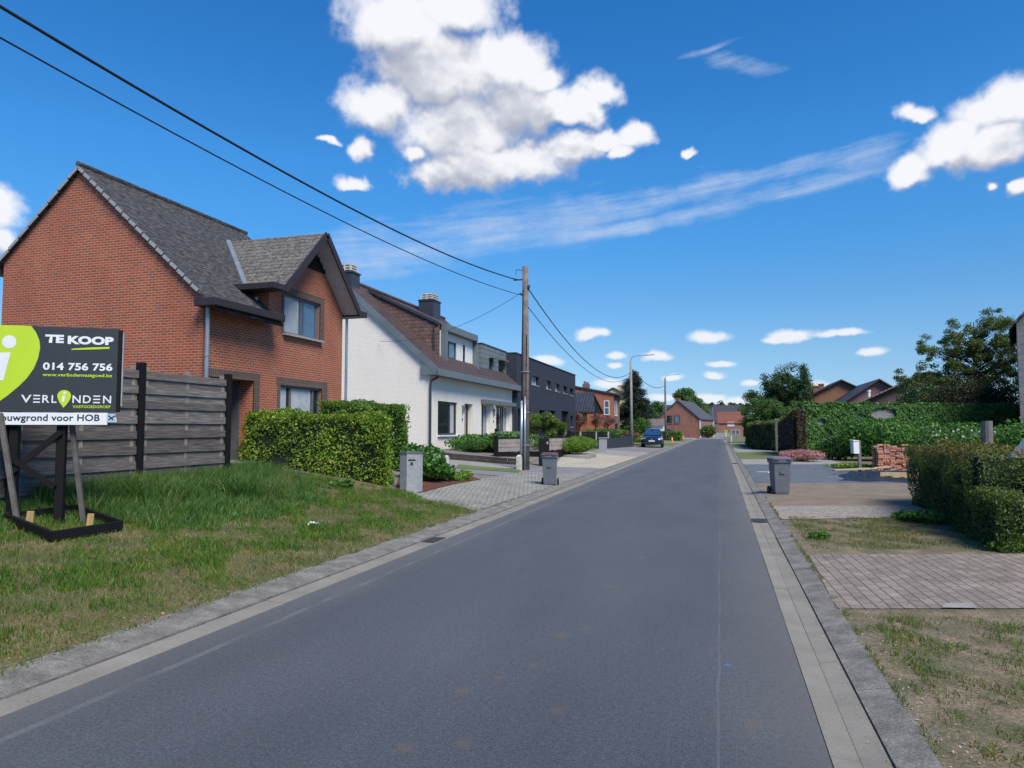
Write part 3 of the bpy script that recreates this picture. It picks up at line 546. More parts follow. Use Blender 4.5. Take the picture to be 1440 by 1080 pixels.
# ------------------------------------------------------------ windows, doors and walls
def frame_win(parent, axis, c, a0, a1, z0, z1, mf, mg, out=1, fw=.06, dep=.06, mull=(), trans=(), name='window', sill=None, curtain=None, sillm=None):
    """window in the plane X=c (axis 'x') or Y=c (axis 'y'); out = outward sign"""
    def bx(mb, p0, p1, q0, q1, d0, d1):
        lo, hi = sorted((c + out * d0, c + out * d1))
        if axis == 'x': mb.box(lo, hi, p0, p1, q0, q1)
        else: mb.box(p0, p1, lo, hi, q0, q1)
    f = MB(); bx(f, a0, a0 + fw, z0, z1, 0, dep); bx(f, a1 - fw, a1, z0, z1, 0, dep); bx(f, a0 + fw, a1 - fw, z0, z0 + fw, 0, dep); bx(f, a0 + fw, a1 - fw, z1 - fw, z1, 0, dep)
    for m in mull: x = a0 + (a1 - a0) * m; bx(f, x - fw / 2, x + fw / 2, z0 + fw, z1 - fw, .002, dep - .004)
    for m in trans: z = z0 + (z1 - z0) * m; bx(f, a0 + fw, a1 - fw, z - fw / 2, z + fw / 2, .003, dep - .007)
    fo = f.build(name, mf, parent)
    g = MB(); bx(g, a0 + fw * .8, a1 - fw * .8, z0 + fw * .8, z1 - fw * .8, .004, .018); g.build('pane', mg, fo)
    if curtain:
        for (q0, q1, r0, r1) in curtain:
            k = MB(); bx(k, a0 + (a1 - a0) * q0, a0 + (a1 - a0) * q1, z0 + fw + (z1 - z0 - 2 * fw) * r0, z0 + fw + (z1 - z0 - 2 * fw) * r1, .018, .022); k.build('curtain', M_curtain, fo)
    if sill:
        k = MB(); bx(k, a0 - .06, a1 + .06, z0 - .06, z0 - .003, 0, sill); k.build('sill', sillm or M_stone, fo)
    return fo
def wallx(mb, X, y0, y1, z0, z1, holes, out=1, dep=.12, m=0, rm=None):
    """wall in the plane X, facing out (+1/-1), holes = (ya,yb,za,zb) with reveals"""
    ys = sorted(set([y0, y1] + [v for q in holes for v in q[:2]])); zs = sorted(set([z0, z1] + [v for q in holes for v in q[2:]]))
    for i in range(len(ys) - 1):
        for j in range(len(zs) - 1):
            ym, zm = (ys[i] + ys[i + 1]) / 2, (zs[j] + zs[j + 1]) / 2
            if any(q[0] < ym < q[1] and q[2] < zm < q[3] for q in holes): continue
            p = [(X, ys[i], zs[j]), (X, ys[i + 1], zs[j]), (X, ys[i + 1], zs[j + 1]), (X, ys[i], zs[j + 1])]; mb.poly(p if out > 0 else p[::-1], m)
    Xi = X - out * dep; rm = m if rm is None else rm
    for (a, b, c, d) in holes:
        for p in ([(X, a, c), (X, a, d), (Xi, a, d), (Xi, a, c)], [(X, b, d), (X, b, c), (Xi, b, c), (Xi, b, d)], [(X, a, d), (X, b, d), (Xi, b, d), (Xi, a, d)], [(X, b, c), (X, a, c), (Xi, a, c), (Xi, b, c)]):
            mb.poly(p if out > 0 else p[::-1], rm)
    return mb

# ------------------------------------------------------------ brick house on the left
def brick_house():
    t = thing('brick_house', 'red brick house with weathered slate roof and street-facing gable, behind the wooden fence', 'house', (-14.6, 17, .75))
    X, Xb, y0, y1, zb = -11.6, -17.85, 13.85, 20.25, .4
    wu = (17.05, 18.92, 4.33, 5.45); wl = (16.95, 19.08, 1.75, 2.88); dr = (14.15, 15.80, .86, 2.91)
    k = .9
    def zr(x): return 8.3 - k * abs(x + 15.4)
    w = MB()
    wallx(w, X, y0, y1, zb, 4.62, [wl, dr], dep=.14)
    # wing gable above, plane X, from Y 16.35 to y1
    yl, yr, pk = 16.35, y1, 18.3
    wallx(w, X, yl, yr, 4.62, 5.45, [wu], dep=.14) if False else None
    w2 = MB(); wallx(w2, X, yl, yr, 4.62, 5.45, [(wu[0], wu[1], 4.62, 5.45)], dep=.14)
    w = MB(); wallx(w, X, y0, y1, zb, 4.33, [wl, (dr[0], dr[1], dr[2], dr[3])], dep=.14)
    wallx(w, X, y0, yl, 4.33, 4.62, []); wallx(w, X, yl, y1, 4.33, 5.45, [wu], dep=.14)
    w.poly([(X, yl, 5.45), (X, yr, 5.45), (X, pk, 7.28)])
    # wing side wall
    w.poly([(X, yl, 4.62), (X, yl, 5.45), (-12.4, yl, 5.45), (-12.4, yl, 4.62)])
    w.poly([(X, y1, 4.62), (-12.4, y1, 4.62), (-12.4, y1, 5.45), (X, y1, 5.45)])
    # gable walls
    for y, s in ((y0, 1), (y1, -1)):
        p = [(Xb, y, zb), (X, y, zb), (X, y, zr(X)), (-15.4, y, 8.3 - .1), (Xb, y, zr(Xb))]
        w.poly(p if s > 0 else p[::-1])
    w.poly([(Xb, y1, zb), (Xb, y0, zb), (Xb, y0, zr(Xb)), (Xb, y1, zr(Xb))])
    # porch recess
    a, b = dr[0], dr[1]; w.poly([(X - .14, a, dr[3]), (X - .14, b, dr[3]), (-12.7, b, dr[3]), (-12.7, a, dr[3])])
    w.poly([(X - .14, b, dr[2]), (-12.7, b, dr[2]), (-12.7, b, dr[3]), (X - .14, b, dr[3])]); w.poly([(X - .14, a, dr[2]), (X - .14, a, dr[3]), (-12.7, a, dr[3]), (-12.7, a, dr[2])])
    w.poly([(-12.7, a, dr[2]), (-12.7, b, dr[2]), (-12.7, b, dr[3]), (-12.7, a, dr[3])]); w.poly([(X - .14, a, dr[2]), (-12.7, a, dr[2]), (-12.7, b, dr[2]), (X - .14, b, dr[2])])
    w.build('wall', M_brick, t)
    # dark brick surrounds
    s = MB()
    for (a, b, c, d, e) in ((wu[0] - .18, wu[1] + .22, wu[3], wu[3] + .2, 0), (wu[1], wu[1] + .22, wu[2], wu[3], 0), (wu[0] - .12, wu[0], wu[2], wu[3], 0), (wl[0] - .18, wl[1] + .3, wl[3], wl[3] + .21, 0), (wl[1], wl[1] + .3, wl[2], wl[3], 0), (wl[0] - .14, wl[0], wl[2], wl[3], 0), (dr[0] - .1, dr[1] + .24, dr[3], dr[3] + .2, 0), (dr[1], dr[1] + .24, dr[2], dr[3], 0)):
        s.box(X - .02, X + .012, a, b, c, d)
    s.build('brick_surround', M_brickdk, t)
    rf = MB(); e = .22
    xf, zf = -11.15, zr(-11.15)
    # main roof as slabs (front part left of wing, and full behind)
    th = .09
    def slab(mb, pts, m=0): mb.prism(pts, (0, 0, -th), m)
    slab(rf, [(xf, y0 - .1, zf), (xf, yl + .02, zf), (-15.4, yl + .02, 8.3), (-15.4, y0 - .1, 8.3)])
    slab(rf, [(-12.2, yl + .02, zr(-12.2)), (-12.2, y1 + .1, zr(-12.2)), (-15.4, y1 + .1, 8.3), (-15.4, yl + .02, 8.3)])
    slab(rf, [(-15.4, y0 - .1, 8.3), (-15.4, y1 + .1, 8.3), (-18.05, y1 + .1, zr(-18.05)), (-18.05, y0 - .1, zr(-18.05))])
    rf.build('roof', M_slate, t)
    rg = MB(); rg.tube([(-15.4, y0 - .12, 8.33), (-15.4, y1 + .12, 8.33)], .07, 8); rg.build('ridge', M_slate, t)
    # wing roof: ridge along X
    wr = MB(); kz = (7.42 - 5.46) / 1.98; xo = -11.05
    def wz(y): return 7.44 - kz * abs(y - pk)
    for yy in (16.25, 20.38):
        xi = -15.4 + (8.3 - 7.44) / k; xe = -15.4 + (8.3 - wz(yy)) / k
        wr.prism([(xo, pk, 7.44), (xo, yy, wz(yy)), (xe - .05, yy, wz(yy)), (xi - .05, pk, 7.44)], (0, 0, -th))
    wr.build('wing_roof', M_slate2, t)
    v = MB(); xe = -15.4 + (8.3 - wz(16.25)) / k; xi = -15.4 + (8.3 - 7.44) / k; v.beam((xi, pk - .05, 7.47), (xe, 16.22, wz(16.25) + .03), .13, .02)
    v.beam((-12.25, 16.3, 5.06), (-11.55, 16.3, 4.80), .10, .06)
    v.tube([(-11.9, 16.22, 5.2), (-11.9, 16.22, 4.95)], .05, 8); v.build('flashing', M_zinc, t)
    # bargeboards and soffit of the wing gable
    bb = MB()
    for yy in (16.25, 20.38):
        bb.beam((xo + .02, pk, 7.38), (xo + .02, yy, wz(yy) - .06), .04, .2)
    bb.build('bargeboard', M_dkbrown, t)
    sf = MB()
    for yy in (16.32, 20.32): sf.prism([(xo, pk, 7.33), (xo, yy, wz(yy) - .12), (X, yy, wz(yy) - .12), (X, pk, 7.33)], (0, 0, -.015))
    sf.build('soffit', M_soffit, t)
    kb = MB()
    for i in range(6):
        z = 6.42 + i * .15; hw = (7.24 - z) / kz
        if hw > .05: kb.box(X + .004, X + .03, pk - hw, pk + hw, z, z + .14)
    kb.build('gable_cladding', M_blackboard, t)
    # box gutters
    for q in ((-11.62, -11.02, y0 - .3, 16.28, 4.50, 4.68), (-12.35, -10.98, 15.72, 16.24, 5.31, 5.47), (-12.35, -10.98, 20.30, 20.75, 5.27, 5.45), (-18.4, -17.95, y0 - .2, y1 + .2, 5.72, 5.92)): g = MB(); g.box(*q); g.build('box_gutter', M_dkbrown, t, bevel=.01)
    # verge tiles on the camera gable
    vt = MB()
    for (xa, xb) in ((-15.4, X - .05), (-15.4, Xb - .05)):
        n = 18 if xa < xb else 8
        for i in range(n):
            a, b = i / n, (i + .9) / n; p = (xa + (xb - xa) * a, y0 - .115, zr(xa + (xb - xa) * a) - .07); q = (xa + (xb - xa) * b, y0 - .115, zr(xa + (xb - xa) * b) - .05)
            vt.beam(p, q, .022, .075)
    vt.build('verge_tile', M_stone, t)
    dp = MB(); dp.tube([(-11.42, y0 - .06, 4.52), (-11.42, y0 - .06, 2.9), (-11.44, y0 - .06, .8)], .05, 10); dp.lathe([(.06, 0), (.06, .06)], (-11.42, y0 - .06, 3.35), 10); dp.build('downspout', M_zinc, t)
    dp = MB(); dp.tube([(-11.5, y1 + .1, 5.3), (-11.5, y1 + .1, .8)], .045, 8); dp.build('downspout', M_zinc, t)
    frame_win(t, 'x', X - .12, wu[0], wu[1], wu[2], wu[3], M_greyframe, M_glassb, mull=(.5,), sill=.24, curtain=[(.0, .46, 0, 1)], sillm=M_stone)
    frame_win(t, 'x', X - .12, wl[0], wl[1], wl[2], wl[3], M_greyframe, M_glass, mull=(.28, .82), sill=.24, curtain=[(.05, .2, 0, 1), (.32, .78, .2, 1)])
    d = MB(); d.box(-12.66, -12.0, 15.74, 15.79, .87, 2.88); do = d.build('door', M_greydoor, t)
    for i in range(8): dw = MB(); dw.box(-12.38, -12.28, 15.734, 15.742, 1.2 + i * .2, 1.3 + i * .2); dw.build('pane', M_glassb, do)
    st = MB(); st.box(-12.7, -11.0, 14.0, 16.1, .5, .862); st.build('doorstep', M_conc, t, bevel=.02)
brick_house()

# ------------------------------------------------------------ white semi-detached house
def white_house():
    t = thing('white_house', 'white painted brick house with brown tiled roof and two box dormers, behind the utility pole', 'house', (-17, 39, .6))
    X, y0, y1, zb = -13.5, 31.95, 46.2, .3; xr, zt, k = -18.5, 9.4, .872
    def zr(x): return zt - k * abs(x - xr)
    h1 = (33.0, 35.75, 1.36, 3.08); h2 = (36.85, 38.2, .7, 3.08); h3 = (39.75, 41.5, .75, 3.16); h4 = (42.6, 45.7, .75, 3.16)
    w = MB(); wallx(w, X, y0, y1, zb, 4.55, [h1, h2, h3, h4], dep=.3)
    for y, s in ((y0, 1), (y1, -1)):
        p = [(-23.5, y, zb), (X, y, zb), (X, y, zr(X) - .05), (xr, y, zt - .05), (-23.5, y, zr(-23.5) - .05)]; w.poly(p if s > 0 else p[::-1])
    w.poly([(-23.5, y1, zb), (-23.5, y0, zb), (-23.5, y0, 4.9), (-23.5, y1, 4.9)])
    w.build('wall', M_white, t)
    r = MB(); th = .12
    r.prism([(-13.05, y0 - .15, zr(-13.05)), (-13.05, y1 + .1, zr(-13.05)), (xr, y1 + .1, zt), (xr, y0 - .15, zt)], (0, 0, -th)); r.prism([(xr, y0 - .15, zt), (xr, y1 + .1, zt), (-23.9, y1 + .1, zr(-23.9)), (-23.9, y0 - .15, zr(-23.9))], (0, 0, -th))
    r.build('roof', M_brtile, t)
    q = MB()
    n = 44
    for i in range(n): y = y0 - .25 + (y1 - y0 + .35) * i / n; q.tube([(xr, y, zt + .02), (xr, y + .31, zt + .045)], [.1, .115], 8)
    q.build('ridge', M_brtile, t)
    b = MB()   # barge boards, with the soffit underneath
    b.prism([(-12.95, y0 - .18, zr(-12.95) + .02), (xr, y0 - .18, zt + .02), (xr, y0 - .18, zt - .38), (-12.95, y0 - .18, zr(-12.95) - .38)], (0, .04, 0))
    b.prism([(xr, y0 - .18, zt + .02), (-24, y0 - .18, zr(-24) + .02), (-24, y0 - .18, zr(-24) - .38), (xr, y0 - .18, zt - .38)], (0, .04, 0))
    b.prism([(-13.9, y0 - .17, 4.85), (-12.95, y0 - .17, 4.6), (-12.95, y0 - .17, 4.28), (-13.9, y0 - .17, 4.28)], (0, .05, 0))
    b.box(-23.9, -12.96, y0 - .26, y0 - .003, 4.28, 4.29) if False else None
    b.build('bargeboard', M_fascia, t)
    g = MB(); g.box(-13.52, -12.95, y0 - .26, y1 + .45, 4.29, 4.33); g.box(-12.98, -12.92, y0 - .30, y1 + .5, 4.26, 4.60); g.build('eaves_gutter', M_fascia, t)
    dp = MB(); dp.tube([(-13.05, y0 + .1, 4.3), (-13.1, y0 + .1, 4.2), (-13.42, y0 - .06, 4.0), (-13.44, y0 - .06, 3.8), (-13.44, y0 - .06, .6)], .06, 10); dp.build('downspout', M_dkmetal, t)
    dp = MB(); dp.tube([(-13.0, y1 + .3, 4.28), (-13.4, y1 + .15, 4.0), (-13.44, y1 + .1, 3.8), (-13.44, y1 + .1, .6)], .05, 8); dp.build('downspout', M_dkmetal, t)
    # white dormer
    XD = -13.72; a, b2, z0, z1 = 34.45, 39.9, 4.85, 7.12
    d = MB()
    zc = zr
    # zinc picture frame round the front, tile-clad cheeks, sloping tiled roof running back to the ridge
    XF = XD - .34
    d.box(XF, XD, a + .25, a + .42, z0, z1 + .1); d.prism([(XF, b2 - .16, z0), (XD + .05, b2 - .16, z0), (XD - .12, b2 - .16, z1 + .1), (XF, b2 - .16, z1 + .1)], (0, .16, 0)); d.box(XF, XD, a + .42, b2 - .16, z1 - .26, z1 + .1)
    dz = d.build('dormer', M_fascia, t)
    rb = -18.2; zb_ = zr(rb) - .02; ch = MB(); y_ = a - .12
    ch.prism([(XD - .3, y_, z0), (XD - .3, y_, z1 + .04), (rb, y_, zb_)], (0, .1, 0)); ch.build('dormer_cheek', M_cheek, t); ch = MB(); ch.prism([(XD - .3, b2 - .12, z0), (XD - .3, b2 - .12, z1 + .04), (rb, b2 - .12, zb_)], (0, .1, 0)); ch.build('dormer_cheek', M_cheek, t)
    ch = MB(); ch.prism([(XD - .28, y_ - .08, z1 + .04), (XD - .28, b2, z1 + .04), (rb, b2, zb_), (rb, y_ - .08, zb_)], (0, 0, .07)); ch.build('dormer_roof', M_brtile, t)
    ch = MB(); ch.beam((XD - .28, y_ - .085, z1 + .07), (rb + .1, y_ - .085, zb_ + .02), .03, .14); ch.beam((XD - .55, y_ - .03, z0 + .2), (XD - .55, y_ - .03, z1 - .02), .12, .05); ch.build('lead_flashing', M_dkmetal, t)
    wd = MB(); wallx(wd, XD - .35, a + .14, b2 - .14, z0, z1 - .25, [(35.0, 37.1, 5.12, 6.45), (38.1, 38.45, 4.95, 6.5)], dep=.1); wd.build('dormer_wall', M_whitep, dz)
    frame_win(t, 'x', XD - .46, 35.0, 37.1, 5.12, 6.45, M_dkmetal, M_glassb, mull=(.5,), fw=.09, curtain=[(.0, .35, 0, 1)])
    k2 = MB(); k2.box(XD - .46, XD - .36, 38.1, 38.45, 4.95, 6.5); k2.build('slot_window', M_blackboard, t)
    # zinc dormer
    XZ = -13.9; a, b2, z0, z1 = 40.95, 46.15, 4.75, 6.88; d = MB()
    hz = [(42.4, 43.25, 5.0, 6.15), (44.35, 45.9, 5.05, 6.2)]
    wallx(d, XZ, a, b2, z0, z1, hz, dep=.35)
    d.poly([(XZ, a, z0), (XZ, a, z1), (-16.4, a, z1), (-16.4, a, z0)]); d.poly([(XZ, b2, z0), (-16.4, b2, z0), (-16.4, b2, z1), (XZ, b2, z1)]); d.poly([(XZ, a, z1), (XZ, b2, z1), (-16.4, b2, z1), (-16.4, a, z1)])
    dz = d.build('dormer', M_zinctile, t)
    k2 = MB(); k2.box(-16.5, XZ + .04, a - .03, b2 + .05, z1 + .003, z1 + .07); k2.build('coping', M_dkmetal, dz)
    for (p, q, c, e) in hz: k2 = MB(); k2.box(XZ, XZ + .25, p - .03, q + .05, e, e + .08); k2.build('window_hood', M_zincd, dz)
    frame_win(t, 'x', XZ - .34, 42.4, 43.25, 5.0, 6.15, M_greyframe, M_glass); frame_win(t, 'x', XZ - .34, 44.35, 45.9, 5.05, 6.2, M_greyframe, M_glassb, mull=(.4,), curtain=[(.1, .35, 0, 1)])
    # chimneys
    for (cx, cy, wx, wy, za, zb2) in ((-18.5, 32.75, .95, .85, 8.6, 9.82), (-17.5, 41.3, 1.0, 1.15, 8.1, 9.78)):
        c = MB(); c.box(cx - wx / 2, cx + wx / 2, cy - wy / 2, cy + wy / 2, za, zb2); c.box(cx - wx / 2 - .05, cx + wx / 2 + .05, cy - wy / 2 - .05, cy + wy / 2 + .05, zb2 - .1, zb2 - .03)
        co_ = c.build('chimney', M_dkmetal, t)
        c = MB()
        for zi in range(3):
            z = zb2 + .06 + zi * .13; c.box(cx - wx * .4, cx + wx * .4, cy - wy * .4, cy + wy * .4, z, z + .06)
        for dx in (-.36, 0, .36):
            for dy in (-.36, .36): c.box(cx + dx * wx - .04, cx + dx * wx + .04, cy + dy * wy - .04, cy + dy * wy + .04, zb2, zb2 + .4)
        c.build('chimney_cap', M_whitedirty, co_)
        l = MB(); l.beam((-16.4, 33.6, zr(-16.4) + .06), (-13.2, 33.95, zr(-13.2) + .04), .001, .001) if False else None
    # ground floor openings
    frame_win(t, 'x', X - .14, h1[0], h1[1], h1[2], h1[3], M_dkmetal, M_glass, mull=(.66,), fw=.1, sill=.25, curtain=[(.72, .9, 0, 1)], sillm=M_whitep)
    d = MB(); d.box(X - .3, X - .24, h2[0], h2[0] + .95, h2[2], h2[3])
    for i in range(4): d.box(X - .24, X - .225, h2[0] + .06, h2[0] + .88, h2[2] + .1 + i * .58, h2[2] + .62 + i * .58)
    d.build('door', M_beige, t)
    frame_win(t, 'x', X - .28, h3[0], h3[0] + 1.05, h3[2], h3[3], M_greyframe, M_glass, fw=.12, name='door', trans=(.4,)); frame_win(t, 'x', X - .28, h3[0] + 1.06, h3[1], h3[2], h3[3], M_whitep, M_glassb, fw=.05)
    frame_win(t, 'x', X - .28, h4[0], h4[0] + 2.3, h4[2], h4[3], M_greyframe, M_glass, fw=.1, mull=(.8,)); frame_win(t, 'x', X - .28, h4[0] + 2.31, h4[1], h4[2], h4[3], M_whitep, M_glassb, fw=.08)
    c = MB(); c.box(X - .003, X + .34, h3[0] - .12, h3[1] + .55, 3.18, 3.42); c.build('canopy', M_zincd, t); c = MB(); c.box(X - .003, X + .34, h4[0] - .25, h4[1] + .35, 3.18, 3.42); c.build('canopy', M_zincd, t)
    for y, z in ((36.5, 2.55), (42.05, 2.5)):
        c = MB(); c.box(X, X + .1, y - .07, y + .07, z, z + .42); c.build('wall_lamp', M_zincd, t); c = MB(); c.box(X, X + .03, y - .05, y + .05, z - .42, z - .28); c.build('number_plate', M_dkmetal, t)
    c = MB(); c.box(X, X + .9, h2[0] - .3, h2[1] + .4, .3, .7); c.build('doorstep', M_stone, t)
white_house()

# ------------------------------------------------------------ black modern house
def black_house():
    t = thing('modern_house', 'flat-roofed black brick house with a row of small upper windows', 'house', (-18, 57, .4))
    X = -13.3; y0, y1, z0, z1 = 46.35, 67.2, .1, 6.85
    up = [(50.7, 52.9, 4.98, 5.64), (55.2, 56.9, 4.92, 5.58), (58.4, 60.2, 4.9, 5.55), (61.6, 63.4, 4.88, 5.52), (64.6, 66.2, 4.84, 5.48)]
    lo = [(46.9, 50.3, .4, 3.1), (53.0, 54.8, 2.2, 3.15), (56.0, 58.6, 2.2, 3.2), (61.0, 64.0, .5, 3.28), (64.7, 66.1, 1.9, 2.9)]
    w = MB(); wallx(w, X, y0, y1, z0, z1, up + lo, dep=.35)
    w.poly([(-26, y0, z0), (X, y0, z0), (X, y0, z1), (-26, y0, z1)]); w.poly([(X, y1, z0), (-26, y1, z0), (-26, y1, z1), (X, y1, z1)]); w.poly([(X, y0, z1), (X, y1, z1), (-26, y1, z1), (-26, y0, z1)]); w.poly([(-26, y1, z0), (-26, y0, z0), (-26, y0, z1), (-26, y1, z1)])
    w.build('wall', M_black, t)
    c = MB(); c.box(-26.05, X + .05, y0 - .02, y1 + .05, z1 + .003, z1 + .06); c.build('coping', M_dkmetal, t)
    for q in up: frame_win(t, 'x', X - .33, *q, M_whitep if q[0] < 60 else M_greyframe, M_glassb, fw=.06, mull=(.5,), curtain=[(.52, .95, 0, 1)], sill=.36)
    frame_win(t, 'x', X - .33, *lo[1], M_dkmetal, M_glass); frame_win(t, 'x', X - .33, *lo[2], M_dkmetal, M_glass, mull=(.5,)); frame_win(t, 'x', X - .33, *lo[4], M_dkmetal, M_glass, sill=.36)
    d = MB(); d.box(X - .34, X - .3, lo[3][0], lo[3][1], lo[3][2], lo[3][3]); d.build('door', M_blackboard, t); d = MB(); d.box(X - .34, X - .3, lo[0][0], lo[0][1], lo[0][2], lo[0][3]); d.build('garage_door', M_blackboard, t)
    d = MB(); d.tube([(X + .05, y0 + .12, 6.8), (X + .05, y0 + .12, .4)], .05, 8); d.build('downspout', M_dkmetal, t)
black_house()

# ------------------------------------------------------------ generic gabled house
def gabled(name, label, cx, cy, sx, sy, z0, ze, zp, rz, mw, mr, over=.3, wins=(), ridge='x', chim=(), doors=(), cat='house', group=None, extra=None, wm=None, skylights=()):
    """local frame: footprint sx by sy; ridge along local x or y"""
    t = thing(name, label, cat, (cx, cy, z0), R(rz), group); hx, hy = sx / 2, sy / 2; w = MB(); r = MB(); th = .14
    w.poly([(-hx, -hy, 0), (hx, -hy, 0), (hx, -hy, ze), (-hx, -hy, ze)]); w.poly([(hx, hy, 0), (-hx, hy, 0), (-hx, hy, ze), (hx, hy, ze)]); w.poly([(hx, -hy, 0), (hx, hy, 0), (hx, hy, ze), (hx, -hy, ze)]); w.poly([(-hx, hy, 0), (-hx, -hy, 0), (-hx, -hy, ze), (-hx, hy, ze)])
    if ridge == 'y':
        w.poly([(-hx, -hy, ze), (hx, -hy, ze), (0, -hy, zp)]); w.poly([(hx, hy, ze), (-hx, hy, ze), (0, hy, zp)]); k = (zp - ze) / hx
        for s in (1, -1):
            p = [(s * (hx + over), -hy - over, ze - k * over + .05), (s * (hx + over), hy + over, ze - k * over + .05), (0, hy + over, zp + .05), (0, -hy - over, zp + .05)]; r.prism(p, (0, 0, th))
    else:
        w.poly([(hx, -hy, ze), (hx, hy, ze), (hx, 0, zp)]); w.poly([(-hx, hy, ze), (-hx, -hy, ze), (-hx, 0, zp)]); k = (zp - ze) / hy
        for s in (1, -1):
            p = [(-hx - over, s * (hy + over), ze - k * over + .05), (hx + over, s * (hy + over), ze - k * over + .05), (hx + over, 0, zp + .05), (-hx - over, 0, zp + .05)]; r.prism(p, (0, 0, th))
    w.build('wall', mw, t, local=True); ro = r.build('roof', mr, t, local=True)
    for (x, y, wx, wy, za, zb) in chim:
        c = MB(); c.box(x - wx / 2, x + wx / 2, y - wy / 2, y + wy / 2, za, zb); c.box(x - wx / 2 - .06, x + wx / 2 + .06, y - wy / 2 - .06, y + wy / 2 + .06, zb - .14, zb - .04); c.build('chimney', mw, ro, local=True)
    I = INV[t]; INV[t] = Matrix()
    for (axis, c, a0, a1, za, zb, out, mf, mg) in wins: frame_win(t, axis, c, a0, a1, za, zb, mf, mg, out=out, fw=.1, dep=.05, mull=(.5,) if a1 - a0 > 1.1 else (), sill=.1)
    for (x, y, sx_, sl) in skylights:
        kk = (zp - ze) / hx; c = MB(); c.prism([(x, y, zp - kk * abs(x) + .22), (x + sl, y, zp - kk * abs(x + sl) + .22), (x + sl, y + sx_, zp - kk * abs(x + sl) + .22), (x, y + sx_, zp - kk * abs(x) + .22)], (0, 0, .05)); c.build('skylight', M_glassb, ro)
    if extra: extra(t)
    return t

def red_house():
    t = thing('red_house', 'orange-red brick house with low sloping roof and white-framed window, beside the black house', 'house', (-16, 79, .3))
    w = MB(); a, b, y0, y1, z0 = -24, -10.9, 76, 80.6, 0
    def zt(x): return 5.38 + (-10.9 - x) * .2
    w.poly([(a, y0, z0), (b, y0, z0), (b, y0, zt(b)), (a, y0, zt(a))]); w.poly([(b, y1, z0), (a, y1, z0), (a, y1, zt(a)), (b, y1, zt(b))]); w.poly([(a, y1, z0), (a, y0, z0), (a, y0, zt(a)), (a, y1, zt(a))])
    w.build('wall', M_orbrick, t)
    w = MB(); w.poly([(b, y0, z0), (b, y1, z0), (b, y1, zt(b)), (b, y0, zt(b))]); w.build('front_wall', M_purbrick, t)
    r = MB(); r.prism([(a - .3, y0 - .15, zt(a - .3)), (b + .5, y0 - .15, zt(b + .5)), (b + .5, y1 + .2, zt(b + .5)), (a - .3, y1 + .2, zt(a - .3))], (0, 0, .18)); ro = r.build('roof', M_dktile, t)
    c = MB(); c.box(-14.7, -14.0, 78.3, 79.1, 5.8, 6.75); c.lathe([(.13, 0), (.13, .3)], (-14.5, 78.7, 6.75), 8); c.lathe([(.13, 0), (.13, .22)], (-14.2, 78.7, 6.75), 8); c.build('chimney', M_purbrick, ro)
    frame_win(t, 'y', y0 - .01, -11.95, -11.35, 3.2, 4.75, M_whitep, M_glassb, out=-1, fw=.08, trans=(.5,)); frame_win(t, 'x', b + .01, 76.7, 78.2, 3.1, 4.75, M_whitep, M_glass, fw=.1); frame_win(t, 'x', b + .01, 76.9, 78.4, .8, 2.3, M_blackboard, M_glass, fw=.1)
red_house()
def garage():
    t = thing('garage', 'low brick garage with glossy black tiled gable roof, in front of the orange-red house', 'garage', (-13.2, 71, .3))
    w = MB()
    # open porch under a black roof: brick piers and back wall
    w.box(-16, -14.4, 69, 75, 0, 3.35); w.box(-13.05, -12.65, 69.3, 69.7, 0, 3.2); w.box(-12.2, -11.9, 71.2, 71.6, 0, 3.2); w.build('pier', M_orbrick, t)
    r = MB(); pk = 5.3; ym = 71.5
    r.prism([(-16.2, 68.7, 3.3), (-11.7, 68.7, 3.3), (-12.3, ym, pk), (-16.2, ym, pk)], (0, 0, .14)); r.prism([(-16.2, 74.4, 3.3), (-16.2, ym, pk), (-12.3, ym, pk), (-11.7, 74.4, 3.3)], (0, 0, .14)); r.build('roof', M_bktile, t)
    g = MB(); g.prism([(-11.85, 68.9, 3.25), (-11.85, 74.2, 3.25), (-12.4, ym, pk - .02)], (-.1, 0, 0)); g.build('gable_cladding', M_blackboard, t)
garage()
gabled('yellow_house', 'cream yellow rendered house half hidden behind the dark spruce', -13.7, 99, 5.0, 8, .1, 5.6, 7.0, 0, M_yellow, M_grtile, ridge='y', chim=[(.5, 0, .7, .7, 6, 7.7)], over=.2, wins=[('y', -4.02, -.5, .8, 3.2, 4.6, -1, M_whitep, M_glass)])
# brick gable house where the street bends
def ex(t):
    c = MB()
    for (x, y) in ((4.26, -6.4), (4.26, 6.3)): c.box(x - .1, x + .05, y - .16, y + .1, 0, 3.6)
    c.build('white_corner_post', M_whitep, t)
    for y in (-4.9, -2.3, -.9, 1.8, 4.2): frame_win(t, 'x', 4.22, y, y + .9, .9, 3.0, M_beige, M_glass, fw=.12)
gabled('brick_house', 'low weathered brick house with grey slate roof where the street bends', -6.7, 150.3, 8.4, 13, 0, 3.75, 7.3, -11, M_brickfar, M_grtile, ridge='y', chim=[(-.3, -5.4, .9, .8, 6.2, 7.9)], over=.25,
       wins=[('y', -6.52, -2.6, -1.2, 2.9, 4.4, -1, M_dkbrown, M_glass), ('y', -6.52, -.8, .3, 2.9, 4.4, -1, M_dkbrown, M_glassb), ('y', -6.52, -4.7, -4.0, 1.9, 3.0, -1, M_whitep, M_glassb)], extra=ex, skylights=[(2.2, -3.5, 1.2, 1.4), (2.2, -1.2, 1.2, 1.4)])
gabled('shed', 'low shed with purple-brown roof behind the parked blue car', -11.6, 124, 4.6, 3.5, 0, 2.3, 3.3, 0, M_whitep, M_oldtile, ridge='x', cat='shed')
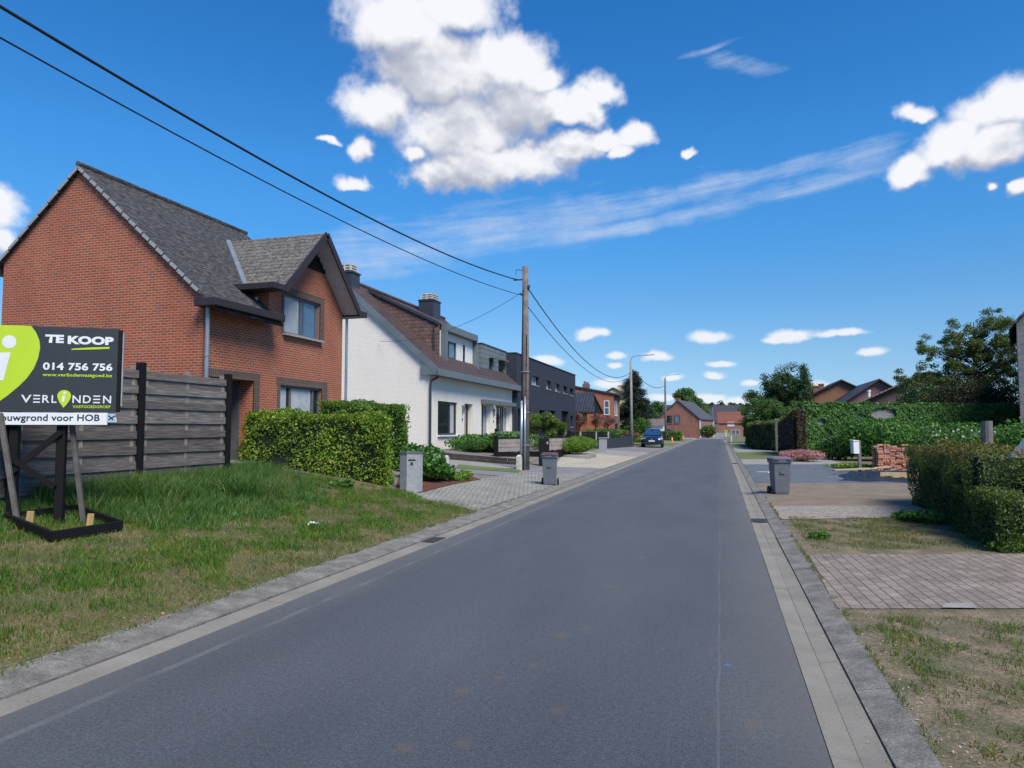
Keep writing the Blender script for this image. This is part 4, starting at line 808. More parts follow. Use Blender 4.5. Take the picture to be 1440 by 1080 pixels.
gabled('red_roof_house', 'brick house with red tiled roof and white garage door closing the street', 3.9, 290, 9.0, 9, 0, 4.3, 8.4, 0, M_brickfar, M_redtile, ridge='x', over=.4, wins=[('y', -4.53, -1.3, 1.3, 2.9, 4.6, -1, M_whitep, M_whitep), ('y', -4.53, .2, 3.2, -.3, 1.5, -1, M_whitep, M_glassb)])
gabled('brick_annex', 'plain brick annex at the right end of the red roof house', 10.8, 291, 4.6, 6, 0, 3.6, 3.9, 0, M_tanbrick, M_dktile, ridge='x', cat='annex')
gabled('dark_roof_house', 'long house under a broad dark roof with skylights, behind the red roof house', 0, 340, 24, 12, 0, 5.0, 12.6, 0, M_purbrick, M_dktile, ridge='x', wins=[('y', -6.02, 3, 5, 3.0, 4.6, -1, M_whitep, M_glassb)])
gabled('dark_roof_house', 'dark blue-grey roofed house far behind between the street trees', -22, 265, 13, 10, 0, 5.0, 10.4, 0, M_purbrick, M_dktile, ridge='x')
gabled('tan_house', 'tan brick gabled house with three chimneys beyond the ivy wall', 12.8, 90, 8.0, 10, .0, 4.9, 6.95, 0, M_tanbrick, M_dktile, ridge='y', over=.45, chim=[(-3.1, -3.5, .42, .5, 5, 6.25), (-2.3, -3.0, .5, .5, 5.4, 6.6), (-1.7, -2.6, .5, .5, 5.4, 6.85)])
def bx_(t):
    c = MB(); c.lathe([(.12, 0), (.12, 1.1), (.16, 1.1), (.16, 1.25)], (-4.3, -4.1, 3.8), 10); c.build('flue', M_whitep, t)
gabled('bungalow', 'brown brick bungalow with mossy dark tiled roof and white flue, beyond the ivy wall', 17.2, 71, 11.5, 12, .0, 3.5, 6.25, -8, M_purbrick, M_oldtile, ridge='y', over=.5, chim=[(.5, 2, .7, .7, 5.6, 6.8)], extra=bx_)
gabled('bungalow', 'bungalow with plain dark blue-grey roof between the tan house and the mossy roof', 14.6, 81, 8, 12, .0, 3.6, 6.3, 0, M_purbrick, M_dktile, ridge='y', over=.5)
gabled('grey_brick_house', 'tall grey brick house at the right edge behind the big tree', 22.15, 48.5, 9.9, 11, .0, 7.45, 13.2, -19, M_greybrick, M_bktile, ridge='y', over=.35, wins=[('y', -5.52, 1.0, 2.4, 4.5, 6.0, -1, M_whitep, M_glass)])

# ------------------------------------------------------------ fence behind the sign
def fence():
    t = thing('wooden_fence', 'grey weathered horizontal board fence with black posts beside the brick house', 'fence', (-9.2, 9.5, .65))
    n = 5; A = Vector((-9.33, 11.86, 0)); B = Vector((-9.24, 9.57, 0)); d = (B - A); zt = 2.70; nrm = Vector((1, .04, 0))
    for i in range(n + 1):
        p = A + d * i; mb = MB(); mb.box(p.x - .035, p.x + .085, p.y - .055, p.y + .055, .3, zt + .04 + (.02 if i == 1 else 0)); mb.build('post', M_blackboard, t, bevel=.006)
    for i in range(n):
        p, q = A + d * i, A + d * (i + 1); dd = (q - p).normalized(); p = p + dd * .06; q = q - dd * .06
        mb = MB()
        for u in (.04, .5, .96):
            c = p + (q - p) * u; mb.box(c.x - .035, c.x + .016, c.y - .035, c.y + .035, .72, zt)
        mb.build('batten', plain('pale_batten', (.30, .25, .20), .9, c2=(.17, .14, .115), scale=9) if 'pale_batten' not in MATS else MATS['pale_batten'], t)
        mb = MB(); z = zt - .135; k = 0
        while z > .6:
            off = .028 if k % 2 == 0 else .002; hh = .13 if k % 2 == 0 else .145; s = random.uniform(-.006, .006)
            a = (p.x + off, p.y, z + s); b = (q.x + off, q.y, z + random.uniform(-.006, .006)); mb.beam(a, b, .022, hh); z -= .125; k += 1
        mb.build('board', M_fencew, t)
def fencewood():
    m, t, b = newmat('fence_boards'); v = obc(t); s = vmath(t, 'MULTIPLY', v, (1, .7, 14))
    n = noise(t, s, 3.5, 6, .65); g = nd(t, 'ShaderNodeNewGeometry'); k = ramp(t, n, [(.3, (.06, .048, .041)), (.5, (.135, .118, .108)), (.72, (.25, .228, .21))])
    k = mixc(t, .8, k, ramp(t, g.outputs['Random Per Island'], [(0, (.55, .50, .44)), (.5, (.95, .93, .95)), (1, (1.3, 1.28, 1.28))]), 'MULTIPLY')
    sock(t, b, 'Base Color', k); sock(t, b, 'Roughness', .9); bump(t, b, n, .4, .006); return m
M_fencew = fencewood()
fence()

# ------------------------------------------------------------ for-sale sign
UX, UY = .8588, .5123; RX, RY = -7.43, 7.36
def text_mesh(name, s, u0, z0, u1, z1, mat, parent, d=.004, bold=.0, shear=0):
    cu = bpy.data.curves.new('txt', 'FONT'); cu.body = s; cu.size = 1; cu.offset = bold; cu.shear = shear; cu.resolution_u = 4; cu.space_character = 1.03
    o = bpy.data.objects.new('txt', cu); COL.objects.link(o); bpy.context.view_layer.update()
    me = bpy.data.meshes.new_from_object(o.evaluated_get(bpy.context.evaluated_depsgraph_get())); bpy.data.objects.remove(o); bpy.data.curves.remove(cu)
    co_ = np.empty(len(me.vertices) * 3); me.vertices.foreach_get('co', co_); co_ = co_.reshape(-1, 3); mn, mx = co_.min(0), co_.max(0)
    uu = u0 + (co_[:, 0] - mn[0]) / (mx[0] - mn[0]) * (u1 - u0); zz = z0 + (co_[:, 1] - mn[1]) / (mx[1] - mn[1]) * (z1 - z0)
    out = np.stack([uu, np.full_like(uu, -d), zz], -1); me.vertices.foreach_set('co', out.ravel()); me.update(); me.name = name
    return link(name, me, mat, parent)
M_oldprop = plain('dark_weathered_wood', (.13, .12, .115), .9, c2=(.06, .055, .05), scale=6)
def sale_sign():
    t = thing('sale_sign', 'black and lime for-sale billboard on black posts, in front of the wooden fence', 'sign', (RX, RY, 0), math.atan2(UY, UX))
    M_sb = plain('sign_charcoal', (.035, .038, .042), .35, c2=(.032, .035, .039)); M_lime = plain('sign_lime', (.45, .62, .025), .4, c2=(.43, .59, .022)); M_sw = plain('sign_white', (.70, .72, .74), .4, c2=(.66, .68, .7)); M_ink = plain('sign_ink', (.012, .015, .03), .5)
    UL = -2.02
    def L(mb, n, m, par=t, **k): return mb.build(n, m, par, local=True, **k)
    b = MB(); b.box(UL, -.028, 0, .03, 1.872, 2.952); board = L(b, 'board', M_sb)
    b = MB(); b.box(UL, -.12, -.006, .012, 1.71, 1.862); b.box(-.13, -.02, .014, .02, 1.742, 1.80); strip_ = L(b, 'address_strip', M_sw)
    b = MB(); b.box(-.126, -.026, -.010, -.006, 1.742, 1.852); st = L(b, 'sticker', plain('sticker_blue', (.35, .5, .62), .4), strip_)
    b = MB(); b.box(-.026, .012, .0, .05, 1.872, 2.935); L(b, 'edge_rail', M_blackboard); b = MB(); b.box(.02, .035, .02, .05, 1.95, 2.9); L(b, 'edge_strip', M_stone)
    # lime drop: outline as a teardrop whose tip points down-left
    pts = [(-1.95, 2.952), (-1.022, 2.952), (-.965, 2.87), (-.925, 2.77), (-.913, 2.68), (-.93, 2.55), (-.972, 2.42), (-1.04, 2.30), (-1.13, 2.19), (-1.24, 2.08), (-1.35, 1.985), (-1.47, 1.90), (-1.58, 1.98), (-1.72, 2.12), (-1.84, 2.30), (-1.93, 2.5), (-1.98, 2.75)]
    b = MB(); b.poly([(u, -.003, z) for u, z in pts][::-1]); L(b, 'lime_drop', M_lime, board)
    b = MB(); b.poly([(-1.255 + .078 * math.cos(a * 6.283 / 24), -.005, 2.743 + .083 * math.sin(a * 6.283 / 24)) for a in range(24)]); b.poly([(-1.47, -.005, 2.60), (-1.235, -.005, 2.612), (-1.30, -.005, 2.262), (-1.40, -.005, 2.25), (-1.38, -.005, 2.52), (-1.46, -.005, 2.52)][::-1]); L(b, 'letter_i', M_sw, board)
    text_mesh('lettering', 'TE', -.861, 2.745, -.65, 2.850, M_sw, board, bold=.055); text_mesh('lettering', 'KOOP', -.607, 2.735, -.079, 2.842, M_sw, board, bold=.055)
    b = MB(); b.poly([(-.56, -.004, 2.662), (-.35, -.004, 2.672), (-.124, -.004, 2.688), (-.128, -.004, 2.712), (-.33, -.004, 2.70), (-.50, -.004, 2.684), (-.56, -.004, 2.676)]); L(b, 'underline', M_lime, board)
    text_mesh('lettering', '014 756 756', -.873, 2.40, -.083, 2.497, M_sw, board, bold=.03); text_mesh('lettering', 'www.verlindenvastgoed.be', -.875, 2.308, -.085, 2.362, M_lime, board, bold=.02)
    # VERL (drop) NDEN with bar-style E's
    def bars(u0, u1, z0, z1, par):
        q = MB(); hh = (z1 - z0)
        for k in (0, .42, .84): q.box(u0, u1, -.005, -.003, z0 + hh * k, z0 + hh * (k + .16))
        L(q, 'lettering', M_sw, par)
    z0, z1 = 1.985, 2.083
    text_mesh('lettering', 'V', -1.10, z0, -.985, z1, M_sw, board, bold=.012); bars(-.965, -.89, z0, z1, board); text_mesh('lettering', 'R', -.865, z0, -.785, z1, M_sw, board, bold=.012); text_mesh('lettering', 'L', -.762, z0, -.705, z1, M_sw, board, bold=.012)
    text_mesh('lettering', 'N', -.527, z0, -.435, z1, M_sw, board, bold=.012); text_mesh('lettering', 'D', -.408, z0, -.318, z1, M_sw, board, bold=.012); bars(-.292, -.212, z0, z1, board); text_mesh('lettering', 'N', -.178, z0, -.085, z1, M_sw, board, bold=.012)
    cx, cz = -.622, 2.075; dp = [(cx + .078 * math.cos(R(a)), cz + .074 * math.sin(R(a))) for a in range(-25, 206, 15)] + [(cx - .055, 2.0), (cx - .02, 1.95), (cx - .005, 1.925), (cx + .03, 1.965), (cx + .062, 2.02)]
    b = MB(); b.poly([(u, -.004, z) for u, z in dp][::-1]); L(b, 'lime_drop', M_lime, board)
    b = MB(); b.poly([(cx + .004 + .018 * math.cos(a * .5236), -.006, 2.112 + .018 * math.sin(a * .5236)) for a in range(12)]); b.poly([(cx - .018, -.006, 2.078), (cx + .012, -.006, 2.078), (cx + .002, -.006, 2.0), (cx - .028, -.006, 2.0)]); L(b, 'letter_i', M_sw, board)
    text_mesh('lettering', 'VASTGOEDGROEP', -.522, 1.922, -.088, 1.958, M_lime, board, bold=.02)
    text_mesh('lettering', 'Bouwgrond voor HOB', -1.375, 1.732, -.208, 1.842, M_ink, strip_, d=.009, bold=.018)
    b = MB()
    for i in range(3): b.beam((-.105 + i * .02, -.012, 1.775 + i * .014), (-.07 + i * .02, -.012, 1.80 + i * .014), .006, .012)
    b.beam((-.105, -.012, 1.83), (-.05, -.012, 1.775), .006, .012); L(b, 'emblem', M_ink, st)
    # posts and cross braces
    for u in (-.665, -1.19):
        b = MB(); b.box(u - .05, u + .05, .06, .16, .3, 2.85); L(b, 'post', M_blackboard, bevel=.005)
    b = MB(); b.beam((-.66, .04, 1.62), (-1.25, .04, 1.06), .03, .07); b.beam((-1.3, .02, 1.38), (-.70, .02, .93), .03, .07); L(b, 'cross_brace', M_blackboard)
    for top, q in (((-.60, .14, 1.95), (-7.89, 7.34, 0.443)), ((-1.31, -.03, 1.85), (-8.14, 6.65, 0.478))):
        dx, dy = q[0] - RX, q[1] - RY; b = MB(); b.beam(top, (dx * UX + dy * UY, -dx * UY + dy * UX, q[2] - .05), .06, .055); L(b, 'prop', M_oldprop, bevel=.004)
    return t
sale_sign()
def ballast():
    t = thing('timber_frame', 'low black timber frame with two pale stakes in the grass below the billboard', 'frame', (-8, 7, .35))
    F = (-7.33, 6.39, 0.35); Rr = (-7.33, 7.38, 0.351); Lf = (-8.31, 6.61, 0.501); Bk = (Lf[0] + Rr[0] - F[0], Lf[1] + Rr[1] - F[1])
    P4 = [(F[0], F[1]), (Rr[0], Rr[1]), Bk, (Lf[0], Lf[1])]
    for i in range(4):
        a, b = P4[i], P4[(i + 1) % 4]; mb = MB(); za, zb = h(*a) + .09, h(*b) + .09; mb.beam((a[0], a[1], za), (b[0], b[1], zb), .045, .10); mb.build('side', M_blackboard, t, bevel=.004)
    M_pale = plain('fresh_timber', (.50, .33, .14), .7, c2=(.42, .26, .10), scale=7)
    for (px, s) in ((0.52, 1), (.72, -1)):
        pass
    for q, r_ in (((-7.54, 7.07, 0.385), .26), ((-7.89, 6.55, 0.441), .28)):
        mb = MB(); x, y = q[0], q[1]; z = h(x, y); mb.beam((x, y, z - .1), (x + .01, y + .03, z + r_ - .04), .075, .03); mb.build('stake', M_pale, t, bevel=.003)
ballast()

# ------------------------------------------------------------ foliage helpers
def sph(n): a = rng.normal(0, 1, (n, 3)); return unit(a)
def blob(name, parent, clumps, dens, size, mat, shell=.35, core=True, **k):
    """leaves on a set of ellipsoid clumps (cx,cy,cz,rx,ry,rz)"""
    Ps, Ns = [], []
    for (cx, cy, cz, rx, ry, rz) in clumps:
        n = max(12, int(dens * 4 * math.pi * ((rx * ry + ry * rz + rx * rz) / 3))); d = sph(n); rad = 1 - shell * rng.random(n) ** 1.6 + .1 * wob(d * 2 + cx)
        Ps.append(np.array([cx, cy, cz]) + d * rad[:, None] * np.array([rx, ry, rz])); Ns.append(d / np.array([rx, ry, rz]))
    return leafmesh(name, np.concatenate(Ps), unit(np.concatenate(Ns)), size, mat, parent, **k)
def hedge(name, label, poly, zb, zt, leaf, mats, dens=900, thick=.18, bulge=.05, topmat=False, cat='hedge', group=None, aspect=.6, taper=.04, rnd=.12):
    """clipped hedge over a plan polygon (counter-clockwise)"""
    cx = sum(p[0] for p in poly) / len(poly); cy = sum(p[1] for p in poly) / len(poly)
    t = thing(name, label, cat, (cx, cy, zb(cx, cy)), 0, group); Ps, Ns, Mi = [], [], []; n = len(poly)
    for i in range(n):
        a, b = np.array(poly[i], float), np.array(poly[(i + 1) % n], float); L = np.linalg.norm(b - a); nr = np.array([(b - a)[1], -(b - a)[0]]) / L
        za = zb(*a); hh = zt(*a) - za; N = int(L * hh * dens); u = rng.random(N); v = rng.random(N) ** .95
        x = a[0] + (b - a)[0] * u; y = a[1] + (b - a)[1] * u; z0 = np.array([zb(p, q) for p, q in zip(x, y)]); z1 = np.array([zt(p, q) for p, q in zip(x, y)]); z = z0 + (z1 - z0) * v
        dep = -thick * rng.random(N) ** 1.7 + .015; P_ = np.stack([x, y, z], 1); dep = dep + bulge * wob(P_, 1.1) - taper * v * 1.0 - rnd * np.clip(v - .9, 0, 1) * 10 * .5
        P_[:, 0] += nr[0] * dep; P_[:, 1] += nr[1] * dep; Ps.append(P_); Ns.append(np.tile([nr[0], nr[1], .25], (N, 1))); Mi.append((v > (.9 + .07 * wob(P_, 2) + rng.normal(0, .04, N)) if topmat else np.zeros(N)).astype(int))
    xs_, ys_ = [p[0] for p in poly], [p[1] for p in poly]; area = (max(xs_) - min(xs_)) * (max(ys_) - min(ys_)); N = int(area * dens)
    X = rng.uniform(min(xs_), max(xs_), N); Y = rng.uniform(min(ys_), max(ys_), N); keep = np.ones(N, bool)
    for i in range(n):
        a, b = np.array(poly[i], float), np.array(poly[(i + 1) % n], float); keep &= ((b - a)[0] * (Y - a[1]) - (b - a)[1] * (X - a[0])) > 0
    X, Y = X[keep], Y[keep]; Z = np.array([zt(p, q) for p, q in zip(X, Y)]); P_ = np.stack([X, Y, Z], 1); P_[:, 2] += bulge * wob(P_, 1.3) - thick * rng.random(len(X)) ** 1.5 + .02
    Ps.append(P_); Ns.append(np.tile([0, 0, 1.], (len(X), 1))); Mi.append((np.ones(len(X)) if topmat else np.zeros(len(X))).astype(int))
    leafmesh('foliage', np.concatenate(Ps), np.concatenate(Ns), leaf, mats, t, matidx=np.concatenate(Mi), aspect=aspect)
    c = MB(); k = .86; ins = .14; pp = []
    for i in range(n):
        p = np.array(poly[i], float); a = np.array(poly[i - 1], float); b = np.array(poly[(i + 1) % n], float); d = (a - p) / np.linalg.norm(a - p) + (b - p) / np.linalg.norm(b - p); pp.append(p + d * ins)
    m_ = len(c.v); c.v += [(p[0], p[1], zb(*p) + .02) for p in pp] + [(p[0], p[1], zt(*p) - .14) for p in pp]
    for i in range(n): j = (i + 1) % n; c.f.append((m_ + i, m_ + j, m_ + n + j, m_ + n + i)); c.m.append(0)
    c.f.append(tuple(m_ + n + i for i in range(n))); c.m.append(0); c.build('dark_core', M_core, t)  # solid dark core behind the leaves, blocks the view through the hedge
    return t
def stems(parent, base, tips, r, mat=M_bark, name='trunk', th=None):
    mb = MB(); bx_, by, bz = base
    for (x, y, z) in tips:
        m1 = (bx_ + (x - bx_) * .25 + random.uniform(-.1, .1), by + (y - by) * .25, bz + (z - bz) * .5); mb.tube([base, m1, (x, y, z)], [r, r * .7, r * .25], 6)
    return mb.build(name, mat, parent)
def tree(name, label, base, hgt, ells, nclump, cr, nleaf, leaf, mat, tr=.16, group=None, cat='tree', trunkh=.25, limb=True, shell=.5, mbark=M_bark, spread=1.0, aspect=.6, gauss=True):
    """trunk, limbs to every clump, leaves in clumps spread over the given ellipsoids (relative to base)"""
    t = thing(name, label, cat, base, 0, group); bx_, by, bz = base; C = []
    vol = [e[3] * e[4] * e[5] for e in ells]; tv = sum(vol)
    for e, v in zip(ells, vol):
        for i in range(max(2, int(nclump * v / tv))):
            d = sph(1)[0] * (rng.random() ** .4); C.append((e[0] + d[0] * e[3], e[1] + d[1] * e[4], e[2] + d[2] * e[5]))
    C = np.array(C); mb = MB(); top = hgt * .85
    mb.tube([(bx_, by, bz - .1), (bx_ + .05, by, bz + hgt * .2), (bx_ - .04, by, bz + hgt * .5), (bx_, by, bz + top)], [tr * 1.25, tr, tr * .65, tr * .15], 8)
    if limb:
        for c in C[:: max(1, len(C) // 90)]:
            z0 = max(hgt * trunkh * .6, min(top * .9, c[2] - .45 * math.hypot(c[0], c[1]) - .2)); r0 = tr * (.42 * (1 - z0 / hgt) + .08)
            m1 = (bx_ + c[0] * .45 + random.uniform(-.1, .1) * spread, by + c[1] * .45, bz + z0 + (c[2] - z0) * .45 + random.uniform(0, .15) * spread)
            mb.tube([(bx_, by, bz + z0), m1, (bx_ + c[0], by + c[1], bz + c[2])], [r0, r0 * .55, r0 * .12], 5)
    mb.build('trunk', mbark, t, smooth=True)
    n = nleaf; idx = rng.integers(0, len(C), n); d = sph(n) * (rng.random(n) ** (.45))[:, None] * cr * rng.uniform(.6, 1.2, len(C))[idx][:, None] * np.array([1, 1, .75])
    P_ = C[idx] + d + np.array(base); N_ = unit(d + np.array([0, 0, .3 * cr])); leafmesh('crown', P_, N_, leaf, mat, t, aspect=aspect); return t
def bush(name, label, c, r, dens, leaf, mat, cat='shrub', group=None, n=7, aspect=.6, flat=.7, wood=True):
    t = thing(name, label, cat, c, 0, group); cl = []
    for i in range(n):
        a = 6.283 * i / n + random.uniform(-.4, .4); q = random.uniform(.25, .6); cl.append((c[0] + math.cos(a) * r[0] * q, c[1] + math.sin(a) * r[1] * q, c[2] + r[2] * random.uniform(.75, 1.15), r[0] * random.uniform(.4, .62), r[1] * random.uniform(.4, .62), r[2] * random.uniform(.55, .85)))
    cl.append((c[0], c[1], c[2] + r[2], r[0] * .6, r[1] * .6, r[2] * .8)); blob('foliage', t, cl, dens, leaf, mat, shell=.55, aspect=aspect)
    if wood: stems(t, (c[0], c[1], c[2] - .05), [(q[0], q[1], q[2]) for q in cl], .03 * max(r) + .008, name='stem')
    return t

# ------------------------------------------------------------ hedges, left
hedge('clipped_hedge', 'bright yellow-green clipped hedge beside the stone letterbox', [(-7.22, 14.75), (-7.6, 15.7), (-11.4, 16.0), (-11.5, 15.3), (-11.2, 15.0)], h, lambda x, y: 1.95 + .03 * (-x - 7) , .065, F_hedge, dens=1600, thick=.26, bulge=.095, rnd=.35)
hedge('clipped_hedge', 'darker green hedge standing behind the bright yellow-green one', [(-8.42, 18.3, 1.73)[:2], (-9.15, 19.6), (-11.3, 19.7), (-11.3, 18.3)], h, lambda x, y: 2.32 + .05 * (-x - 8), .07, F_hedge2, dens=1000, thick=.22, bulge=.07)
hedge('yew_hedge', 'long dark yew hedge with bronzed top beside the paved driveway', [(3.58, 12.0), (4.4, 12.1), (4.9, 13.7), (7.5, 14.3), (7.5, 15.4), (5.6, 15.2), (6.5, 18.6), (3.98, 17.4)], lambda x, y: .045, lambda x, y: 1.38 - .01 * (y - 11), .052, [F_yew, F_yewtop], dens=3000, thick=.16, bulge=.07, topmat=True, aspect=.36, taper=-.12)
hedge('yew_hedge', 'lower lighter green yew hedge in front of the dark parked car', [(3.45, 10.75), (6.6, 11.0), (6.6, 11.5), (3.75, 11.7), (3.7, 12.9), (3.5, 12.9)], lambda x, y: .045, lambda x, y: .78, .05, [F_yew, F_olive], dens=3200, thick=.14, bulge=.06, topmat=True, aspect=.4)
hedge('yew_hedge', 'rounded dark hedge with yellowish top by the far gatepost', [(2.45, 61), (4.0, 56.5), (6.0, 58), (5.4, 82), (2.6, 82)][::1], lambda x, y: .045, lambda x, y: 2.25 - .12 * max(0, 3.2 - x), .14, [F_yew, F_olive], dens=260, thick=.3, bulge=.12, topmat=True, rnd=.5)
hedge('low_hedge', 'low dark green hedge in front of the brick house at the bend', [(-5.4, 104), (-5.4, 109), (-10.6, 109), (-10.6, 104)], lambda x, y: .1, lambda x, y: 1.35, .2, F_hedge2, dens=110, thick=.3)
hedge('low_hedge', 'dark hedge across the street end beside the red roof house', [(5, 168), (22, 168), (22, 170), (5, 170)], lambda x, y: 0, lambda x, y: 1.7, .35, F_treed, dens=40, thick=.3)

# ------------------------------------------------------------ letterbox and small plants on the left
def stone_letterbox():
    x, y, z = (-6.71, 14.84, 0.26); t = thing('letterbox', 'grey stone pillar letterbox at the end of the bright hedge', 'letterbox', (x, y, z), R(-10))
    p = [(-.21, -.14), (.02, -.20), (.20, -.08), (.20, .17), (-.21, .17)]; mb = MB(); mb.prism([(a, b, -.05) for a, b in p], (0, 0, .90)); mb.build('pillar', M_stone, t, local=True, bevel=.008)
    mb = MB(); mb.prism([(a * 1.07, b * 1.07, .852) for a, b in p], (0, 0, .035)); mb.build('lid', M_stonedk, t, local=True)
    mb = MB(); a = Vector((.02, -.20)); b = Vector((.20, -.08)); d = (b - a).normalized(); n = Vector((d.y, -d.x))
    def fb(u0, u1, z0, z1, q): 
        P0 = a + d * u0 + n * .001; P1 = a + d * u1 + n * .001; q.prism([(P0.x, P0.y, z0), (P1.x, P1.y, z0), (P1.x, P1.y, z1), (P0.x, P0.y, z1)], (n.x * .01, n.y * .01, 0))
    fb(.03, .19, .70, .725, mb); mb.build('slot', M_blackboard, t, local=True); mb = MB(); fb(.08, .14, .60, .66, mb); mb.build('number_plate', M_dkmetal, t, local=True)
stone_letterbox()
bush('hydrangea', 'large leafy hydrangea right behind the stone letterbox', (-7.34, 16.93, 0.343), (.62, .62, .50), 330, .12, F_hydr, aspect=.8)
bush('hydrangea', 'small rounded hydrangea on the red mulch', (-7.06, 17.56, 0.287), (.42, .42, .27), 560, .10, F_hydr, aspect=.8)
bush('lime_shrub', 'tiny yellow-green shrub at the foot of the small hydrangea', (-6.91, 18.14, 0.25), (.2, .2, .12), 1500, .05, F_lime, group='tiny lime shrubs on the mulch')
bush('lime_shrub', 'tiny yellow-green shrub nearest the asphalt drive', (-6.87, 18.72, 0.23), (.24, .24, .17), 1300, .055, F_lime, group='tiny lime shrubs on the mulch')
bush('ground_cover', 'glossy green shrub bed in front of the white house', (-10.58, 33.68, 0.492), (2.9, 1.7, .55), 75, .15, F_shrub, n=14, cat='shrub'); bush('lavender', 'small blue-green lavender tuft at the white house door', (-11.21, 31.99, 0.54), (.7, .6, .36), 260, .12, F_ivy, aspect=.25)
for q, r_, lb in (((-8.6, 21.74, 0.31), .50, 'short white marker post beside the hydrangea'), ((-7.07, 25.11, 0.174), .55, 'weathered white marker post at the foot of the utility pole')):
    t = thing('marker_post', lb, 'post', q, 0, 'short white posts along the drive'); mb = MB(); mb.box(-.09, .09, -.08, .08, -.1, r_ - .06); mb.prism([(-.09, -.08, r_ - .06), (.09, -.08, r_ - .06), (.05, -.04, r_), (-.05, -.04, r_)], (0, .12, 0)); mb.build('post', M_whitedirty, t, local=True, bevel=.01)
def sleeper():
    t = thing('sleeper_edging', 'low dark timber sleeper edging in front of the white house beds', 'edging', (-10, 28.5, .4))
    a = Vector((-10.96, 25.69, 0.521)); b = Vector((-7.53, 27.38, 0.213)); n = 6
    for i in range(n):
        p = a + (b - a) * (i / n); q = a + (b - a) * ((i + .97) / n)
        for k in range(2): mb = MB(); zz = h(p.x, p.y) + .07 + k * .13; mb.beam((p.x + random.uniform(-.02, .02), p.y, zz), (q.x, q.y, h(q.x, q.y) + .07 + k * .13), .16, .12); mb.build('sleeper', plain('old_sleeper', (.06, .045, .04), .95, c2=(.025, .02, .018), scale=7, bs=.6) if 'old_sleeper' not in MATS else MATS['old_sleeper'], t, bevel=.012)
sleeper()
# plank garden wall with black frame, pillar box, pruned tree
def plank_wall():
    t = thing('garden_wall', 'low garden wall of pale planks in a black frame, behind the wheelie bin', 'garden wall', (-8.5, 34, .4))
    A = Vector((-11.18, 40.0, 0.99)); A = Vector((-10.2, 37.5, 0)); B = Vector((-8.05, 36.0, 0))
    B = Vector((-7.6, 36.56, 0.32)); B.z = 0; A = Vector((-9.58, 30.5, 0.51)); A = Vector((-9.7, 30.6, 0)); d = (B - A); L = d.length; zt = 1.38; z0 = .35
    mb = MB()
    for i in range(3): zz = z0 + .38 + i * .2; mb.beam((A.x, A.y, zz), (B.x, B.y, zz), .05, .185)
    mb.build('plank', M_palewd, t); mb = MB(); mb.beam((A.x, A.y, z0 + .03), (B.x, B.y, z0 + .03), .10, .42); mb.beam((A.x, A.y, zt - .12), (B.x, B.y, zt - .12), .09, .06)
    for P_ in (A, B): mb.box(P_.x - .09, P_.x + .09, P_.y - .09, P_.y + .09, 0, zt + (.0 if P_ is A else .22))
    mb.build('frame', M_blackboard, t)
    C_ = B + Vector((-3.2, 5.8, 0)); mb = MB(); D_ = Vector((-12.9, 46.0, 0))
    t2 = thing('garden_wall', 'pale plank screen with black frame under the pruned tree', 'garden wall', (-10, 39, .5)); A2 = Vector((-11.6, 36.6, 0)); B2 = B + Vector((-.1, .2, 0))
    mb = MB()
    for i in range(3): mb.beam((A2.x, A2.y, 1.05 + i * .2), (B2.x, B2.y, 1.05 + i * .2), .04, .185)
    mb.build('plank', M_palewd, t2); mb = MB(); mb.box(A2.x - .06, A2.x + .06, A2.y - .06, A2.y + .06, .3, 1.7); mb.build('frame', M_blackboard, t2)
    return A, B
M_palewd = plain('pale_planks', (.30, .26, .24), .85, c2=(.20, .17, .16), scale=3)
WA, WB = plank_wall()
t = thing('pillar_box', 'slim black metal letterbox pillar behind the left wheelie bin', 'letterbox', (-6.92, 28.31, 0.162), R(16)); mb = MB(); mb.box(-.21, .21, -.17, .17, -.05, 1.14); mb.build('pillar', M_blackboard, t, local=True, bevel=.01); mb = MB(); mb.box(.1, .17, -.176, -.171, .9, 1.0); mb.build('name_plate', M_stone, t, local=True)
tree('pruned_tree', 'round cloud-pruned green tree with forked dark trunks behind the plank wall', (-8.5, 36.6, .5), 2.2, [(-.85, 0, 1.45, .7, .8, .5), (.15, 0, 1.35, .75, .8, .45), (-.3, 0, 1.6, .7, .7, .3), (.65, 0, 1.2, .35, .5, .25)], 46, .32, 20000, .08, F_prun, tr=.07, trunkh=.15, cat='tree')
mb = MB(); mb.box(-.85, .8, -1.2, 1.2, -.2, .17)
t = thing('planter', 'low concrete edged planter filled with bright green lavender', 'planter', (-7.26, 37.14, 0.19)); mb.build('edging', M_conc, t, local=True, bevel=.03)
q = (-7.26, 37.14, 0.19); bush('lavender', 'bright green bushy lavender in the concrete planter', (q[0], q[1], q[2] + .12), (1.2, 1.6, .55), 420, .18, F_lav, n=10, aspect=.12, wood=False)
x, y, z = (-7.11, 44.72, 0.177); t = thing('letterbox', 'tall square grey concrete letterbox on the far gravel drive', 'letterbox', (x, y, z), 0); mb = MB(); mb.box(-.22, .22, -.2, .2, -.05, .92); mb.build('pillar', M_stone, t, local=True, bevel=.01); mb = MB(); mb.box(-.26, .26, -.24, .24, .922, .98); mb.build('lid', M_conc, t, local=True)
def step_wall():
    t = thing('garden_wall', 'low stepped black brick wall in front of the lawn, left of the parked blue car', 'garden wall', (-8.3, 55, .3)); mb = MB()
    for (xa, ya, xb, yb, z) in ((-12.5, 47.8, -8.9, 48.3, .95), (-8.9, 48.3, -8.3, 52, .88), (-8.3, 52, -7.9, 58, .98), (-7.9, 58, -7.6, 64.5, 1.08)): mb.beam((xa, ya, z - .6), (xb, yb, z - .6), .25, 1.2)
    mb.build('wall', M_black, t)
step_wall()
